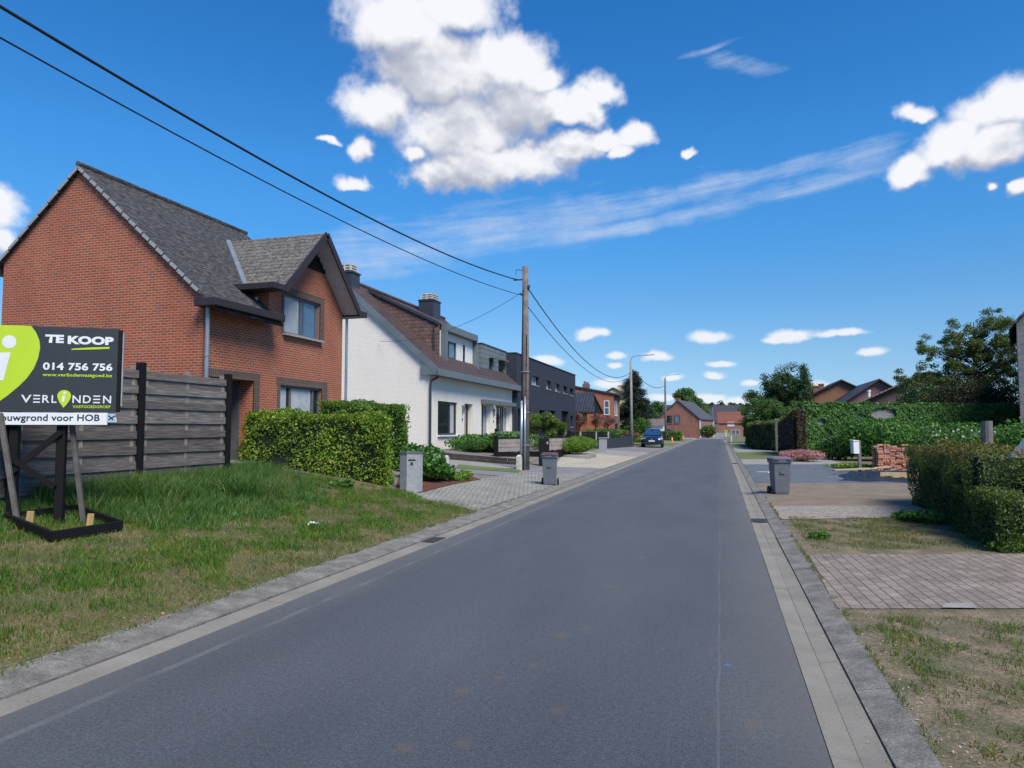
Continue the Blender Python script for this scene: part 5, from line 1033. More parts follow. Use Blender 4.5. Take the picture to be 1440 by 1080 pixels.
def board_fence():
    t = thing('board_fence', 'black horizontal board fence behind the reddish round trees', 'fence', (-12, 60, .3)); mb = MB()
    A = Vector((-13.2, 59.5, 0)); B = Vector((-9.2, 66.5, 0))
    for i in range(5): mb.beam((A.x, A.y, .55 + i * .2), (B.x, B.y, .55 + i * .2), .04, .18)
    mb.build('board', M_blackboard, t); mb = MB()
    for i in range(5): p = A + (B - A) * (i / 4); mb = MB(); mb.box(p.x - .05, p.x + .05, p.y - .05, p.y + .05, .1, 1.55); mb.build('post', M_dkmetal, t)
board_fence()
for (px, lb) in ((816, 'reddish round-headed small tree nearest the black house'), (838, 'reddish round-headed small tree, middle of three by the black fence'), (855, 'reddish round-headed small tree furthest from the black house')):
    X0 = {816: (-10.33, 54.0, 1.87)[0], 838: (-9.28, 55.0, 1.87)[0], 855: (-8.49, 56.0, 1.87)[0]}[px]; yy = {816: 54, 838: 55, 855: 56}[px]
    t = tree('round_tree', lb, (X0, yy, h(X0, yy)), 2.6, [(0, 0, 2.1, .5, .5, .5)], 18, .28, 1900, .08, F_red, tr=.06, group='three reddish round-headed trees', trunkh=.7)
    mb = MB(); mb.tube([(X0, yy, .2), (X0, yy, 1.5)], [.085, .08], 8); mb.build('trunk_guard', M_stone, t)
bush('shrub', 'mixed green shrubs behind the round trees', (-10.6, 67, .4), (2.8, 2.0, .75), 50, .16, F_shrub, n=12); bush('red_shrub', 'small dark red shrub at the foot of the lamp post', (-7.9, 66, .7), (.9, .9, .45), 150, .14, F_red)
bush('round_bush', 'dense round green bush behind the parked blue car', (-8.95, 83, .3), (1.75, 1.7, 1.6), 70, .18, F_tree, n=9); bush('shrub', 'pale green ground shrubs on the bank behind the parked car', (-7.2, 71, .3), (1.7, 3.0, .5), 60, .15, F_lav, n=9)

# ------------------------------------------------------------ trees
def spruce():
    base = (-9.8, 84, .2); t = thing('spruce', 'tall dark blue-green spruce behind the lamp post', 'tree', base); mb = MB(); mb.tube([(-9.8, 84, 0), (-9.8, 84, 8.2)], [.18, .03], 8); P_ = []; N_ = []
    for i in range(150):
        z = 1.4 + 6.9 * (i / 150); r = 2.7 * (1 - ((z - 1.4) / 7.1)) ** .55 * random.uniform(.75, 1.1); r = min(r, .7 + .42 * z) ; a = random.uniform(0, 6.283); e = (base[0] + r * math.cos(a), base[1] + r * math.sin(a), z - .18 * r + random.uniform(-.1, .3))
        mb.tube([(base[0], base[1], z), (base[0] + r * .5 * math.cos(a), base[1] + r * .5 * math.sin(a), z - .14 * r), e], [.03, .02, .008], 4); n = int(190 * r); u = rng.random(n) ** .6
        c = np.array([base[0], base[1], z]) + (np.array(e) - np.array([base[0], base[1], z])) * u[:, None]; sp = rng.normal(0, .17, (n, 3)); P_.append(c + sp); N_.append(sp + [0, 0, .15])
    mb.build('trunk', M_bark, t); leafmesh('crown', np.concatenate(P_), np.concatenate(N_), .17, F_spruce, t, aspect=.4)
spruce()
tree('broadleaf_tree', 'large round green tree behind the brick house at the bend', (-7.4, 172, 0), 12.2, [(0, 0, 8.4, 2.9, 3, 3.3), (2.2, 0, 6, 2.9, 3, 2.6)], 110, 1.1, 22000, .34, F_tree, tr=.4)
tree('broadleaf_tree', 'mid green tree in front of the dark roofed house, left of the second lamp', (-14.2, 165, 0), 9.2, [(0, 0, 5.4, 1.9, 2, 3.0), (.8, 0, 3.5, 2, 2, 2)], 70, .9, 11000, .3, F_tree, tr=.35)
tree('broadleaf_tree', 'hazy blue-green tree showing right of the dark spruce', (-14.6, 138, 0), 8.0, [(0, 0, 4.6, 2.3, 2, 2.7)], 70, .9, 11000, .3, F_treed, tr=.3)
for i, (x, y, hh, lb) in enumerate(((-4.2, 342, 15.3, 'thin treetop above the long dark roof, leftmost of four'), (0.3, 345, 15.5, 'treetop above the long dark roof, second from left'), (5.2, 348, 15.4, 'treetop above the long dark roof, third from left'), (8.6, 344, 14.6, 'treetop above the long dark roof, beside the big right-hand tree'))):
    tree('distant_tree', lb, (x, y, 0), hh, [(0, 0, hh * .8, 2.0, 3, hh * .14)], 20, 1.3, 1500, .7, F_treed, tr=.3, group='treetops beyond the dark roofs')
# big mass at the right of the street
tree('broadleaf_tree', 'tall dense green tree at the right of the street end', (7.0, 88, 0), 9.6, [(.3, 0, 6.8, 2.5, 2.6, 2.3), (1.4, 0, 4.8, 3.2, 2.6, 2.4), (-1.8, 0, 4.9, 2.6, 2, 2.1)], 190, .8, 42000, .19, F_treed, tr=.3)
tree('broadleaf_tree', 'lower spreading green tree overhanging the far right verge', (5.0, 79, 0), 5.6, [(-.5, 0, 3.5, 2.4, 2.2, 1.7), (-1.0, 0, 2.4, 2.0, 2, 1.3), (1.6, 0, 3.0, 2.2, 2, 1.6)], 150, .6, 34000, .15, F_tree, tr=.2)
def conifer(lb, base, hh, rr):
    t = thing('conifer', lb, 'tree', base); mb = MB(); mb.tube([(base[0], base[1], 0), (base[0], base[1], hh)], [.2, .03], 8); P_ = []; N_ = []
    for i in range(120):
        f = i / 120; z = 1 + (hh - 1) * f; r = rr * (1 - f) ** .75 * random.uniform(.75, 1.1) + .1; a = random.uniform(0, 6.283); e = np.array([base[0] + r * math.cos(a), base[1] + r * math.sin(a), z - .1 * r]); n = int(110 * r) + 12; u = rng.random(n) ** .6; sp = rng.normal(0, .2, (n, 3))
        o_ = np.array([base[0], base[1], z]); P_.append(o_ + (e - o_) * u[:, None] + sp); N_.append(sp + [0, 0, .2])
    mb.build('trunk', M_bark, t); leafmesh('crown', np.concatenate(P_), np.concatenate(N_), .2, F_treed, t, aspect=.5)
conifer('pointed dark conifer just left of the tan brick house', (8.9, 84, 0), 8.7, 1.6)
tree('airy_tree', 'big airy olive-green tree with visible branches beyond the ivy wall', (17.6, 58.0, 0), 11.0, [(.5, 0, 8.2, 2.7, 2.5, 2.0), (-1.9, 0, 6.9, 2.3, 2, 1.9), (2.0, 0, 6.6, 2.0, 2, 2.2), (-4.0, 0, 5.3, 1.3, 1.4, 1.3), (0, 0, 5.0, 3.6, 2.2, 1.6), (.9, 0, 10.2, .7, .7, .6)], 360, .42, 56000, .12, F_olive, tr=.19, trunkh=.2)
bush('shrub', 'dark brownish shrubs below the airy tree behind the ivy wall', (15.9, 54.0, 1.0), (3.2, 1.5, 2.2), 110, .13, F_dkmix, n=14)
bush('shrub', 'dark green shrubs at the left of the airy tree behind the ivy wall', (13.6, 56.0, 1.6), (1.9, 1.3, 1.9), 80, .14, F_treed, n=12)

for nm, x0, x1, y0, y1, lb in (('distant_woods', -230, -60, 230, 90, 'far belt of trees closing the fields on the left'), ('distant_woods', 60, 230, 120, 260, 'far belt of trees closing the fields on the right')):
    n = 26000; u = rng.random(n); hh = 9 + 3 * np.sin(u * 37) + 2 * np.sin(u * 91 + 1); z = hh * rng.random(n) ** .8; P_ = np.stack([x0 + (x1 - x0) * u + rng.normal(0, 2, n), y0 + (y1 - y0) * u + rng.normal(0, 3, n), z], 1)
    o = leafmesh(nm, P_, np.tile([0, -1, .5], (n, 1)), 1.5, F_tree, None); tag(o, lb, 'trees', None, 'stuff')

# ------------------------------------------------------------ ivy wall and shrubs, right
def ivy_wall():
    t = thing('ivy_wall', 'high ivy-covered garden wall with a bare patch of bricks, across the right side', 'wall', (10, 48, 0)); A = Vector((4.5, 45, 0)); B = Vector((19.5, 52.3, 0)); zt = 3.0
    mb = MB(); mb.beam((A.x, A.y, zt / 2 - .05), (B.x, B.y, zt / 2 - .05), .3, zt - .1); mb.build('wall', M_greybrick, t)
    d = (B - A).normalized(); nr = np.array([d.y, -d.x, 0]); N = 52000; u = rng.random(N) * (B - A).length; z = rng.random(N) ** .95 * zt; P_ = np.array(A) + np.array(d)[None, :] * u[:, None]; P_[:, 2] = z + .1
    a = wob(np.stack([u, z, z], 1), .8); bare = (((u - 5.3) / .85) ** 2 + ((z - 2.5) / .38) ** 2 < 1 + .3 * a) | (((u - 1.2) / .28) ** 2 + ((z - 2.0) / .22) ** 2 < 1) | (((u - 3.9) / .3) ** 2 + ((z - 2.3) / .15) ** 2 < 1)
    P_ += nr[None, :] * (.17 + .16 * rng.random(N) + .08 * a)[:, None]; k = ~bare; leafmesh('ivy', P_[k], np.tile(nr + [0, 0, .3], (k.sum(), 1)), .14, F_ivy, t, aspect=.85, jit=.45, droop=1.0)
    n2 = 9000; u = rng.random(n2) * (B - A).length; P_ = np.array(A) + np.array(d)[None, :] * u[:, None]; P_[:, 2] = zt + .1 + rng.normal(0, .07, n2) + .05 * np.sin(u * 3.3) ; P_ += nr[None, :] * rng.uniform(-.2, .25, n2)[:, None]; leafmesh('ivy', P_, np.tile([0, -.3, 1.], (n2, 1)), .14, F_ivy, t, aspect=.85)
ivy_wall()
def brown_fence():
    t = thing('overgrown_fence', 'fence overgrown with brown withered ivy beside the green ivy wall', 'fence', (4.3, 49, 0)); mb = MB(); mb.beam((4.45, 45.1, 1.3), (4.2, 53.2, 1.1), .1, 2.3); mb.build('board', M_oldwood, t); N = 22000; v = rng.random(N); z = rng.random(N) * (2.75 - .7 * v); x = 4.38 - .25 * v; y = 45.0 + 8.2 * v; P_ = np.stack([x - .06 - .22 * rng.random(N), y, z + .04], 1); leafmesh('foliage', P_, np.tile([-1, -.2, .3], (N, 1)), .12, F_brown, t, jit=.6)
    N = 4000; z = rng.random(N) * 2.8; x = 4.3 + .5 * rng.random(N); P_ = np.stack([x, 44.75 - .2 * rng.random(N), z], 1); leafmesh('foliage', P_, np.tile([0, -1, .3], (N, 1)), .12, F_brown, t)
    N = 2500; v = rng.random(N); P_ = np.stack([4.3 - .25 * v + rng.normal(0, .1, N), 45 + 8.2 * v, 2.8 - .7 * v + rng.normal(0, .08, N)], 1); leafmesh('foliage', P_, np.tile([0, 0, 1.], (N, 1)), .12, F_olive, t)
brown_fence()
for (x, lb) in ((3.85, 'grey weathered gatepost nearest the kerb, at the far rounded hedge'), (4.22, 'grey weathered gatepost next to the brown withered ivy')):
    t = thing('gatepost', lb, 'post', (x, 54.0, 0), 0, 'pair of old gateposts'); mb = MB(); mb.box(-.11, .11, -.11, .11, 0, 2.25); mb.build('post', M_oldwood, t, local=True, bevel=.015); mb = MB(); mb.box(-.16, .16, -.14, .14, 2.253, 2.42); mb.build('cap', M_oldwood, t, local=True, bevel=.02)
for (cx, cy, r_, lb, ff) in (((7.9), 40.5, (2.1, 1.6, 1.15), 'bright green bushy shrub mass behind the white mailbox', F_shrub), (11.6, 41.5, (2.6, 1.7, 1.05), 'mid green shrubs behind the brick stack', F_shrub), (9.9, 36.4, (1.8, 1.2, .85), 'dark shrubs with white blossoms right of the brick stack', F_tree), (14.5, 38.5, (2.6, 1.5, 1.05), 'green shrubs rising behind the wooden stump post', F_shrub), (6.0, 41.2, (1.2, 1.0, .75), 'low dark green shrub at the left end of the shrub mass', F_ivy)):
    bush('shrub', lb, (cx, cy, .04), r_, 95, .16, ff, n=14)
t = thing('white_blossom', 'scattered white blossom heads on the shrubs above the yew hedge', 'blossom', (9.9, 35, 1.6))
for i in range(14):
    c_ = np.array([rng.uniform(8.6, 11.4), rng.uniform(35.0, 35.3), rng.uniform(1.35, 1.68)]); P_ = c_ + rng.normal(0, .025, (6, 3)); leafmesh('blossom', P_, np.tile([0, -1, .5], (6, 1)), .04, M_whitep, t, aspect=1)
q = (3.66, 37.7, 0.044); bush('pink_shrub', 'low spreading shrub covered in pale pink blossom on the gravel', (q[0] + .15, q[1] + .5, .04), (1.15, .8, .34), 420, .085, F_pink, n=10)
bush('low_plants', 'yellow-green low plants at the foot of the shrubs', (5.08, 32.13, 0.045), (1.0, .5, .13), 350, .09, F_lime, n=7, wood=False)
t = thing('stump_post', 'thick grey wooden post sticking up behind the yew hedge', 'post', (6.0, 19.2, 0)); mb = MB(); mb.tube([(0, 0, 0), (.01, 0, 1.85)], [.13, .12], 12); mb.build('post', M_oldwood, t, local=True)

# mailboxes
x, y, z = (5.02, 29.57, 0.045); t = thing('mailbox', 'white mailbox fixed to a slim grey post on the gravel', 'mailbox', (x, y, z), R(12)); mb = MB(); mb.box(-.05, .05, -.05, .05, -.1, 1.18); mb.build('post', M_oldwood, t, local=True); mb = MB(); mb.box(-.26, -.052, -.15, .15, .70, 1.16); mb.prism([(-.28, -.17, 1.163), (-.04, -.17, 1.163), (-.04, -.17, 1.19), (-.28, -.17, 1.22)], (0, .34, 0)); mb.build('box', M_whitep, t, local=True, bevel=.006)
x, y, z = (5.74, 41.6, 0.96); t = thing('meter_box', 'grey metal box hanging on the ivy wall', 'box', (x, y, z - .3), R(10)); mb = MB(); mb.box(-.2, .2, -.1, .1, 0, .65); mb.build('box', M_zinc, t, local=True, bevel=.01); mb = MB(); mb.box(-.23, .23, -.14, .12, .653, .69); mb.build('lid', M_dkmetal, t, local=True); mb = MB(); mb.box(-.03, .03, -.03, .03, -1.2, -.003); mb.build('post', M_oldwood, t, local=True)

# ------------------------------------------------------------ brick stack, planks, tarpaulin
def bricks():
    x, y, z = (6.42, 31.47, 0.043); t = thing('brick_stack', 'stack of old reddish bricks in front of the shrubs', 'brick stack', (x, y, z), R(14)); mb = MB(); rr = random.Random(4)
    M = foliage_like = brickstuff(); k = 0
    for lay in range(15):
        top = 15 - lay
        for i in range(5):
            for j in range(2):
                if lay >= 13 and rr.random() < .45: continue
                x0 = -.58 + i * .235 + rr.uniform(-.03, .03); y0 = -.3 + j * .3 + rr.uniform(-.03, .03); z0 = lay * .069
                ww = .215 if (i + lay) % 3 else .1; mb.box(x0, x0 + ww, y0, y0 + .2, z0, z0 + .062)
                if ww < .2: mb.box(x0 + .11, x0 + .21, y0 + rr.uniform(-.03, .03), y0 + .2, z0 + .002, z0 + .06)
    mb.build('brick', M, t, local=True)['kind'] = 'stuff'
def brickstuff():
    m, t, b = newmat('old_bricks'); g = nd(t, 'ShaderNodeNewGeometry'); k = ramp(t, g.outputs['Random Per Island'], [(0, (.20, .09, .07)), (.35, (.40, .16, .09)), (.7, (.50, .22, .13)), (1, (.32, .25, .22))]); k = mixc(t, .5, k, ramp(t, noise(t, obc(t), 20, 4), [(.3, (.6,) * 3), (.7, (1.3,) * 3)]), 'MULTIPLY'); sock(t, b, 'Base Color', k); sock(t, b, 'Roughness', .95); return m
bricks()
M_plank = plain('raw_plank', (.52, .38, .20), .8, c2=(.38, .27, .15), scale=5); M_tarp = plain('black_plastic', (.006, .0068, .010), .45, scale=5, bs=.7, spec=.5, bd=.05)
def junk():
    t = thing('plank', 'pale plank lying on the black sheeting, nearest the yew hedge', 'plank', (5.6, 24.9, .2)); a = Vector((4.89, 25.54, 0.044)); b = Vector((5.89, 25.49, 0.044)); mb = MB(); mb.beam((a.x, a.y - .2, .20), (b.x + .4, b.y - .1, .20), .05, .17); mb.build('board', M_plank, t, bevel=.005)
    a = Vector((4.0, 27.53, 0.044)); b = Vector((5.06, 27.85, 0.044)); i = 0
    for (p0, p1, dz, w_, lb) in (((3.81, 27.48, 0.044), (5.18, 28.7, 0.045), .22, .16, 'long pale plank on top of the loose boards'), ((4.1, 28.85, 0.044), (5.61, 29.74, 0.045), .16, .12, 'thin plank lying behind the long pale one'), ((1.34, 28.49, 0.045), (1.74, 28.16, 0.044), .05, .22, 'white board lying flat on the gravel beside the right wheelie bin'), ((5.6, 30.22, 0.044), (6.33, 30.92, 0.044), .18, .14, 'short whitish plank at the foot of the brick stack')):
        t = thing('plank', lb, 'plank', (p0[0], p0[1], dz)); mb = MB(); mb.beam((p0[0], p0[1], dz), (p1[0], p1[1], dz + .02), w_, .035); mb.build('board', M_plank if i != 2 else M_whitep, t); i += 1
    t = thing('tarpaulin', 'crumpled black plastic sheeting under the loose planks', 'tarpaulin', (5, 26, .05)); n = 40; P0, P1, P2, P3 = [Vector(q) for q in ((3.46, 24.13, 0.044), (5.63, 24.15, 0.044), (6.97, 30.14, 0.045), (4.53, 29.42, 0.045))]; V = []
    for j in range(18):
        for i in range(n):
            u, v = i / (n - 1), j / 17; p = (P0 * (1 - u) + P1 * u) * (1 - v) + (P3 * (1 - u) + P2 * u) * v; e = min(1, 6 * min(u, 1 - u, v, 1 - v)); w_ = math.sin(u * 23 + v * 5) * math.sin(v * 11 + u * 9); V.append((p.x + .15 * math.sin(v * 9), p.y + .2 * math.sin(u * 13), .06 + e * (.08 + .06 * w_ + random.uniform(-.03, .03))))
    mb = MB(); mb.v = V; mb.f = [(j * n + i, j * n + i + 1, (j + 1) * n + i + 1, (j + 1) * n + i) for j in range(17) for i in range(n - 1)]; mb.m = [0] * len(mb.f); o = mb.build('sheet', M_tarp, t); sm = o.modifiers.new('s', 'SOLIDIFY'); sm.thickness = .01
junk()

# ------------------------------------------------------------ wheelie bins
M_bin = plain('grey_bin_plastic', (.125, .145, .165), .5, c2=(.10, .118, .135), scale=4); M_lidp = plain('purple_lid', (.16, .11, .17), .45); M_lidg = plain('grey_lid', (.12, .13, .15), .45); M_lidc = plain('maroon_lid', (.12, .045, .06), .5); M_rub = plain('rubber', (.012, .012, .013), .7)
def make_bin(label, loc, rz, lidm):
    t = thing('wheelie_bin', label, 'bin', loc, rz, 'grey wheelie bins')
    def ring(w_, f_, b_, z): return [(-w_, f_, z), (w_, f_, z), (w_, b_, z), (-w_, b_, z)]
    m = MB(); m.loft([ring(.165, -.16, .17, .02), ring(.175, -.175, .18, .10), ring(.205, -.225, .215, .78), ring(.215, -.235, .22, .785), ring(.232, -.255, .235, .79), ring(.235, -.26, .235, .86)]); m.box(-.05, .05, -.232, -.20, .3, .62) if False else None
    body = m.build('body', M_bin, t, local=True, bevel=.012)
    m = MB(); m.box(-.13, -.1, -.235, -.2, .12, .74); m.build('rib', M_bin, body, local=True) if False else None
    m = MB(); m.box(-.06, .06, -.232, -.2255, .52, .60); m.build('emblem', M_lidg, body, local=True)
    m = MB(); m.loft([ring(.245, -.275, .25, .865), ring(.24, -.27, .25, .89), ring(.19, -.2, .2, .93)]); lid = m.build('lid', lidm, t, local=True, bevel=.01)
    m = MB(); m.box(-.2, -.1, -.29, -.25, .862, .90); m.box(.1, .2, -.29, -.25, .862, .90); m.build('lid_handle', M_lidg, lid, local=True)
    m = MB(); m.tube([(-.21, .28, .84), (.21, .28, .84)], .014, 8); m.box(-.2, -.16, .22, .29, .8, .85); m.box(.16, .2, .22, .29, .8, .85); m.build('handle', M_lidg, t, local=True)
    for s in (-1, 1):
        m = MB(); x0 = s * .225; m.lathe([(.085, -.025), (.10, -.018), (.10, .018), (.085, .025)], (x0, .16, .10), 20, axis='x'); wh = m.build('wheel', M_rub, t, local=True, smooth=False); m = MB(); m.lathe([(.03, -.03), (.03, .03)], (x0, .16, .10), 10, axis='x'); m.build('hub', M_lidg, wh, local=True)
    m = MB(); m.tube([(-.22, .16, .10), (.22, .16, .10)], .012, 8); m.build('axle', M_dkmetal, t, local=True); return t
make_bin('grey wheelie bin with maroon lid on the left side near the kerb', (-4.74, 20.09, 0.057), R(16 - 7), M_lidc)
make_bin('grey wheelie bin with purple lid on the right side sandy plot', (1.4, 18.99, 0.043), R(14), M_lidp)

# ------------------------------------------------------------ poles, lamps, wires
def pole(name, label, loc, top, lamp=None, conduit=False, r0=.15, mat=M_pole):
    x, y, z = loc; t = thing(name, label, 'pole' if not lamp else 'street lamp', loc, 0, None); mb = MB(); mb.tube([(x, y, z - .3), (x, y, (z + top) / 2), (x, y, top)], [r0, r0 * .88, r0 * .72], 14); mb.build('pole', mat, t, smooth=True)
    if conduit:
        mb = MB(); mb.tube([(x - .13, y - .1, z), (x - .12, y - .09, z + 2.55)], .055, 10); mb.tube([(x + .02, y - .165, z), (x + .02, y - .155, z + 2.7)], .035, 8); mb.build('steel_conduit', M_zinc_b, t, smooth=True)
        mb = MB(); mb.tube([(x - .12, y - .08, z + 2.5), (x - .11, y - .08, z + 4.2), (x - .06, y - .1, top - .9)], .022, 6); mb.tube([(x + .05, y - .13, z + 2.6), (x + .08, y - .12, z + 5)], .015, 6)
        mb.build('cable', M_blackboard, t)
        for zz in (.9, 2.1, 3.6): mb = MB(); mb.lathe([(.17, 0), (.17, .04)], (x, y, z + zz), 14); mb.build('band', M_zinc, t)
        mb = MB(); mb.tube([(x - .10, y, top - .15), (x - .32, y - .1, top - .12), (x - .34, y - .1, top - .3)], .015, 6); mb.build('hook', M_dkmetal, t); mb = MB(); mb.tube([(x - .08, y - .05, top - .5), (x - .42, y - .15, top - .52)], .03, 6); mb.build('bracket', M_dkmetal, t); mb = MB(); mb.tube([(x - .08, y - .05, top - 1.1), (x - .2, y - .1, top - 1.02)], .025, 6); mb.build('bracket', M_dkmetal, t); mb = MB(); mb.lathe([(.05, 0), (.05, .12)], (x + .15, y - .05, top - .85), 8); mb.build('insulator', M_dkmetal, t)
    if lamp:
        mb = MB(); mb.tube([(x, y, top - .1), (x + .08, y, top + .25), (x + .3, y, top + .42), (x + lamp * .7, y, top + .46)], .03, 8); arm = mb.build('arm', M_zinc, t)
        mb = MB(); mb.loft([[(x + lamp * .65 + u * lamp * .45, y - w_, top + .44 + q), (x + lamp * .65 + u * lamp * .45, y + w_, top + .44 + q), (x + lamp * .65 + u * lamp * .45, y + w_ * .7, top + .52 + q), (x + lamp * .65 + u * lamp * .45, y - w_ * .7, top + .52 + q)] for u, w_, q in ((0, .05, 0), (.3, .12, 0), (1, .09, .03))]); mb.build('lamp_head', M_zinc, t)
    return t
M_zinc_b = plain('galvanised_steel', (.45, .50, .56), .35, .7, scale=3)
PT = (-6.91, 25.41, 0.161)
pole('utility_pole', 'tall weathered wooden utility pole with steel conduits in front of the white house', PT, 7.75, conduit=True)
pole('street_lamp', 'concrete lamp pole with curved arm behind the black garden wall', (-7.55, 63.5, .2), 7.75, lamp=1.9, r0=.14, mat=M_conc)
pole('street_lamp', 'dark wooden lamp pole with arm in front of the brick house at the bend', (-7.5, 104, .1), 9.0, lamp=1.9, r0=.17)
pole('street_lamp', 'slender dark pole right of the brick house at the bend', (-1.6, 168, 0), 6.7, r0=.1)
M_wire = plain('cable_black', (.012, .012, .014), .6)
def wire(name, label, a, b, sag, r, n=28, group=None, wav=0):
    a, b = Vector(a), Vector(b); t_ = thing(name, label, 'cable', tuple(a), 0, group); pts = []
    for i in range(n + 1): u = i / n; p = a + (b - a) * u; p.z -= 4 * sag * u * (1 - u); pts.append(p)
    mb = MB(); mb.tube(pts, r, 6); mb.build('cable', M_wire, t_, smooth=True)
wire('power_cable', 'thick bundled cable, upper one running from the near left to the pole top', (-7.1, -12, 7.4), (PT[0] - .3, PT[1] - .1, 7.25), 1.27, .021, 60)
wire('power_cable', 'thinner dark cable, lower one running from the near left to the pole', (-7.1, -12, 6.9), (PT[0] - .12, PT[1] - .1, 6.65), 1.1, .012, 60)
wire('power_cable', 'upper cable sagging between the wooden pole and the first lamp pole', (PT[0] + .12, PT[1] - .05, 6.9), (-7.6, 63.4, 6.7), 1.55, .02, 40)
wire('power_cable', 'lower cable sagging between the wooden pole and the first lamp pole', (PT[0] + .12, PT[1] - .05, 6.2), (-7.6, 63.4, 6.4), 1.45, .014, 40)
wire('power_cable', 'cable from the first lamp pole to the lamp pole at the bend', (-7.5, 63.6, 7.0), (-7.5, 104, 8.0), .9, .03, 20)
wire('power_cable', 'thin house cable from the wooden pole to the white gable', (PT[0] - .12, PT[1] - .1, 6.75), (-16.18, 31.85, 6.03), .55, .008, 20)

# ------------------------------------------------------------ cars
M_blue = plain('blue_car_paint', (.006, .014, .05), .3, .3, c2=(.005, .013, .045), coat=1); M_blk = plain('black_car_paint', (.01, .012, .018), .28, .2, coat=1); M_light = plain('headlamp', (.62, .66, .7), .15, .2); M_plate = plain('number_plate_white', (.75, .72, .72), .5); M_trim = plain('car_trim', (.012, .012, .013), .5); M_rim = plain('alloy', (.4, .41, .43), .35, .8); M_cglass = glassm('windscreen', (.02, .05, .12)); M_tail = plain('red_lens', (.10, .01, .01), .3)
def make_car(label, loc, rz, paint, cat='car'):
    """front towards local -y"""
    t = thing('parked_car', label, cat, loc, rz); st = [(-2.22, .42, .62, .66, .70), (-2.12, .30, .80, .82, .84), (-1.9, .24, .88, .93, .90), (-1.3, .24, .98, .98, .92), (-.85, .24, 1.02, 1.01, .92), (0, .24, 1.04, 1.03, .93), (1.2, .24, 1.05, 1.05, .93), (1.95, .26, 1.05, 1.06, .90), (2.15, .36, .98, 1.0, .84), (2.2, .45, .8, .85, .78)]
    rings = []
    for (y, zb, zs, zc, w_) in st:
        zm = (zb + zs) / 2; rings.append([(-w_ * .9, y, zb), (-w_, y, zb + .12), (-w_, y, zm), (-w_ * .96, y, zs), (-w_ * .6, y, zc + .02), (0, y, zc + .045), (w_ * .6, y, zc + .02), (w_ * .96, y, zs), (w_, y, zm), (w_, y, zb + .12), (w_ * .9, y, zb)])
    m = MB(); m.loft(rings); body = m.build('body', paint, t, local=True, smooth=True, sub=1)
    gs = [(-.95, 1.02, .80, 1.02), (-.2, 1.03, .80, 1.60), (.3, 1.03, .80, 1.66), (1.3, 1.04, .80, 1.64), (1.75, 1.04, .78, 1.52), (2.1, 1.04, .76, 1.06)]; rings = []
    for (y, zb, w_, zt) in gs:
        wt = w_ - .16 * (zt - zb) / .6; rings.append([(-w_, y, zb - .05), (-wt, y, zt - .04), (-wt * .85, y, zt), (0, y, zt + .02), (wt * .85, y, zt), (wt, y, zt - .04), (w_, y, zb - .05)])
    m = MB(); m.loft(rings); m.build('roof', paint, t, local=True, smooth=False)
    m = MB(); m.poly([(-.74, -.875, 1.10), (.74, -.875, 1.10), (.60, -.255, 1.575), (-.60, -.255, 1.575)]); m.build('windscreen', M_cglass, t, local=True)
    for s in (-1, 1):
        m = MB(); p = [(s * .80, -.62, 1.08), (s * .80, 1.55, 1.10), (s * .675, 1.35, 1.54), (s * .672, .0, 1.56)]; m.poly(p if s > 0 else p[::-1]); m.build('side_window', M_cglass, t, local=True)
        m = MB(); m.box(s * .93 - .07, s * .93 + .12 * s + .0, -.62, -.5, 1.05, 1.2) if s > 0 else m.box(-1.05, -.86, -.62, -.5, 1.05, 1.2); m.build('mirror', M_trim, t, local=True, bevel=.02)
        m = MB(); m.loft([[(s * .52, -2.135, .70), (s * .86, -1.98, .74), (s * .86, -1.96, .86), (s * .54, -2.12, .82)], [(s * .52, -2.175, .70), (s * .875, -2.02, .74), (s * .875, -2.0, .86), (s * .54, -2.16, .82)]]); m.build('headlight', M_light, t, local=True)
        m = MB(); m.box(min(s * .66, s * .9), max(s * .66, s * .9), 2.1, 2.2, .8, 1.0); m.build('tail_light', M_tail, t, local=True)
        for y in (-1.35, 1.35):
            m = MB(); m.lathe([(.24, -.11), (.34, -.10), (.34, .10), (.24, .11)], (s * .84, y, .34), 24, axis='x'); wh = m.build('wheel', M_rub, t, local=True); m = MB(); m.lathe([(.05, .0), (.22, .02), (.21, .025 * 1)], (s * .84 + s * .10, y, .34), 16, axis='x'); m.build('rim', M_rim, wh, local=True)
    m = MB(); m.box(-.55, .55, -2.235, -2.17, .66, .76); m.box(-.68, .68, -2.22, -2.15, .34, .52); m.build('grille', M_trim, t, local=True); m = MB(); m.box(-.26, .26, -2.262, -2.237, .53, .64); m.build('number_plate', M_plate, t, local=True)
    m = MB(); m.lathe([(.07, 0), (.07, .02)], (0, -2.26, .72), 14, axis='y'); m.build('emblem', M_rim, t, local=True)
    for s in (-1, 1): m = MB(); m.beam((s * .62, .1, 1.70), (s * .62, 1.5, 1.69), .03, .03); m.build('roof_rail', M_rim, t, local=True)
    return t
make_car('dark blue SUV parked facing the camera on the left beside the black wall', (-5.85, 65.0, .07), R(3), M_blue)
make_car('dark parked car cut off by the right edge behind the low yew hedge', (6.38, 12.6, .05), R(104), M_blk)
make_car('dark car parked beside the wall of the brick house at the bend', (-8.6, 128, .05), R(80), M_blk)
make_car('blue car parked sideways at the street end on the right', (7.6, 126, .05), R(88), M_blue)
M_or = plain('orange_cone', (.75, .16, .04), .5)
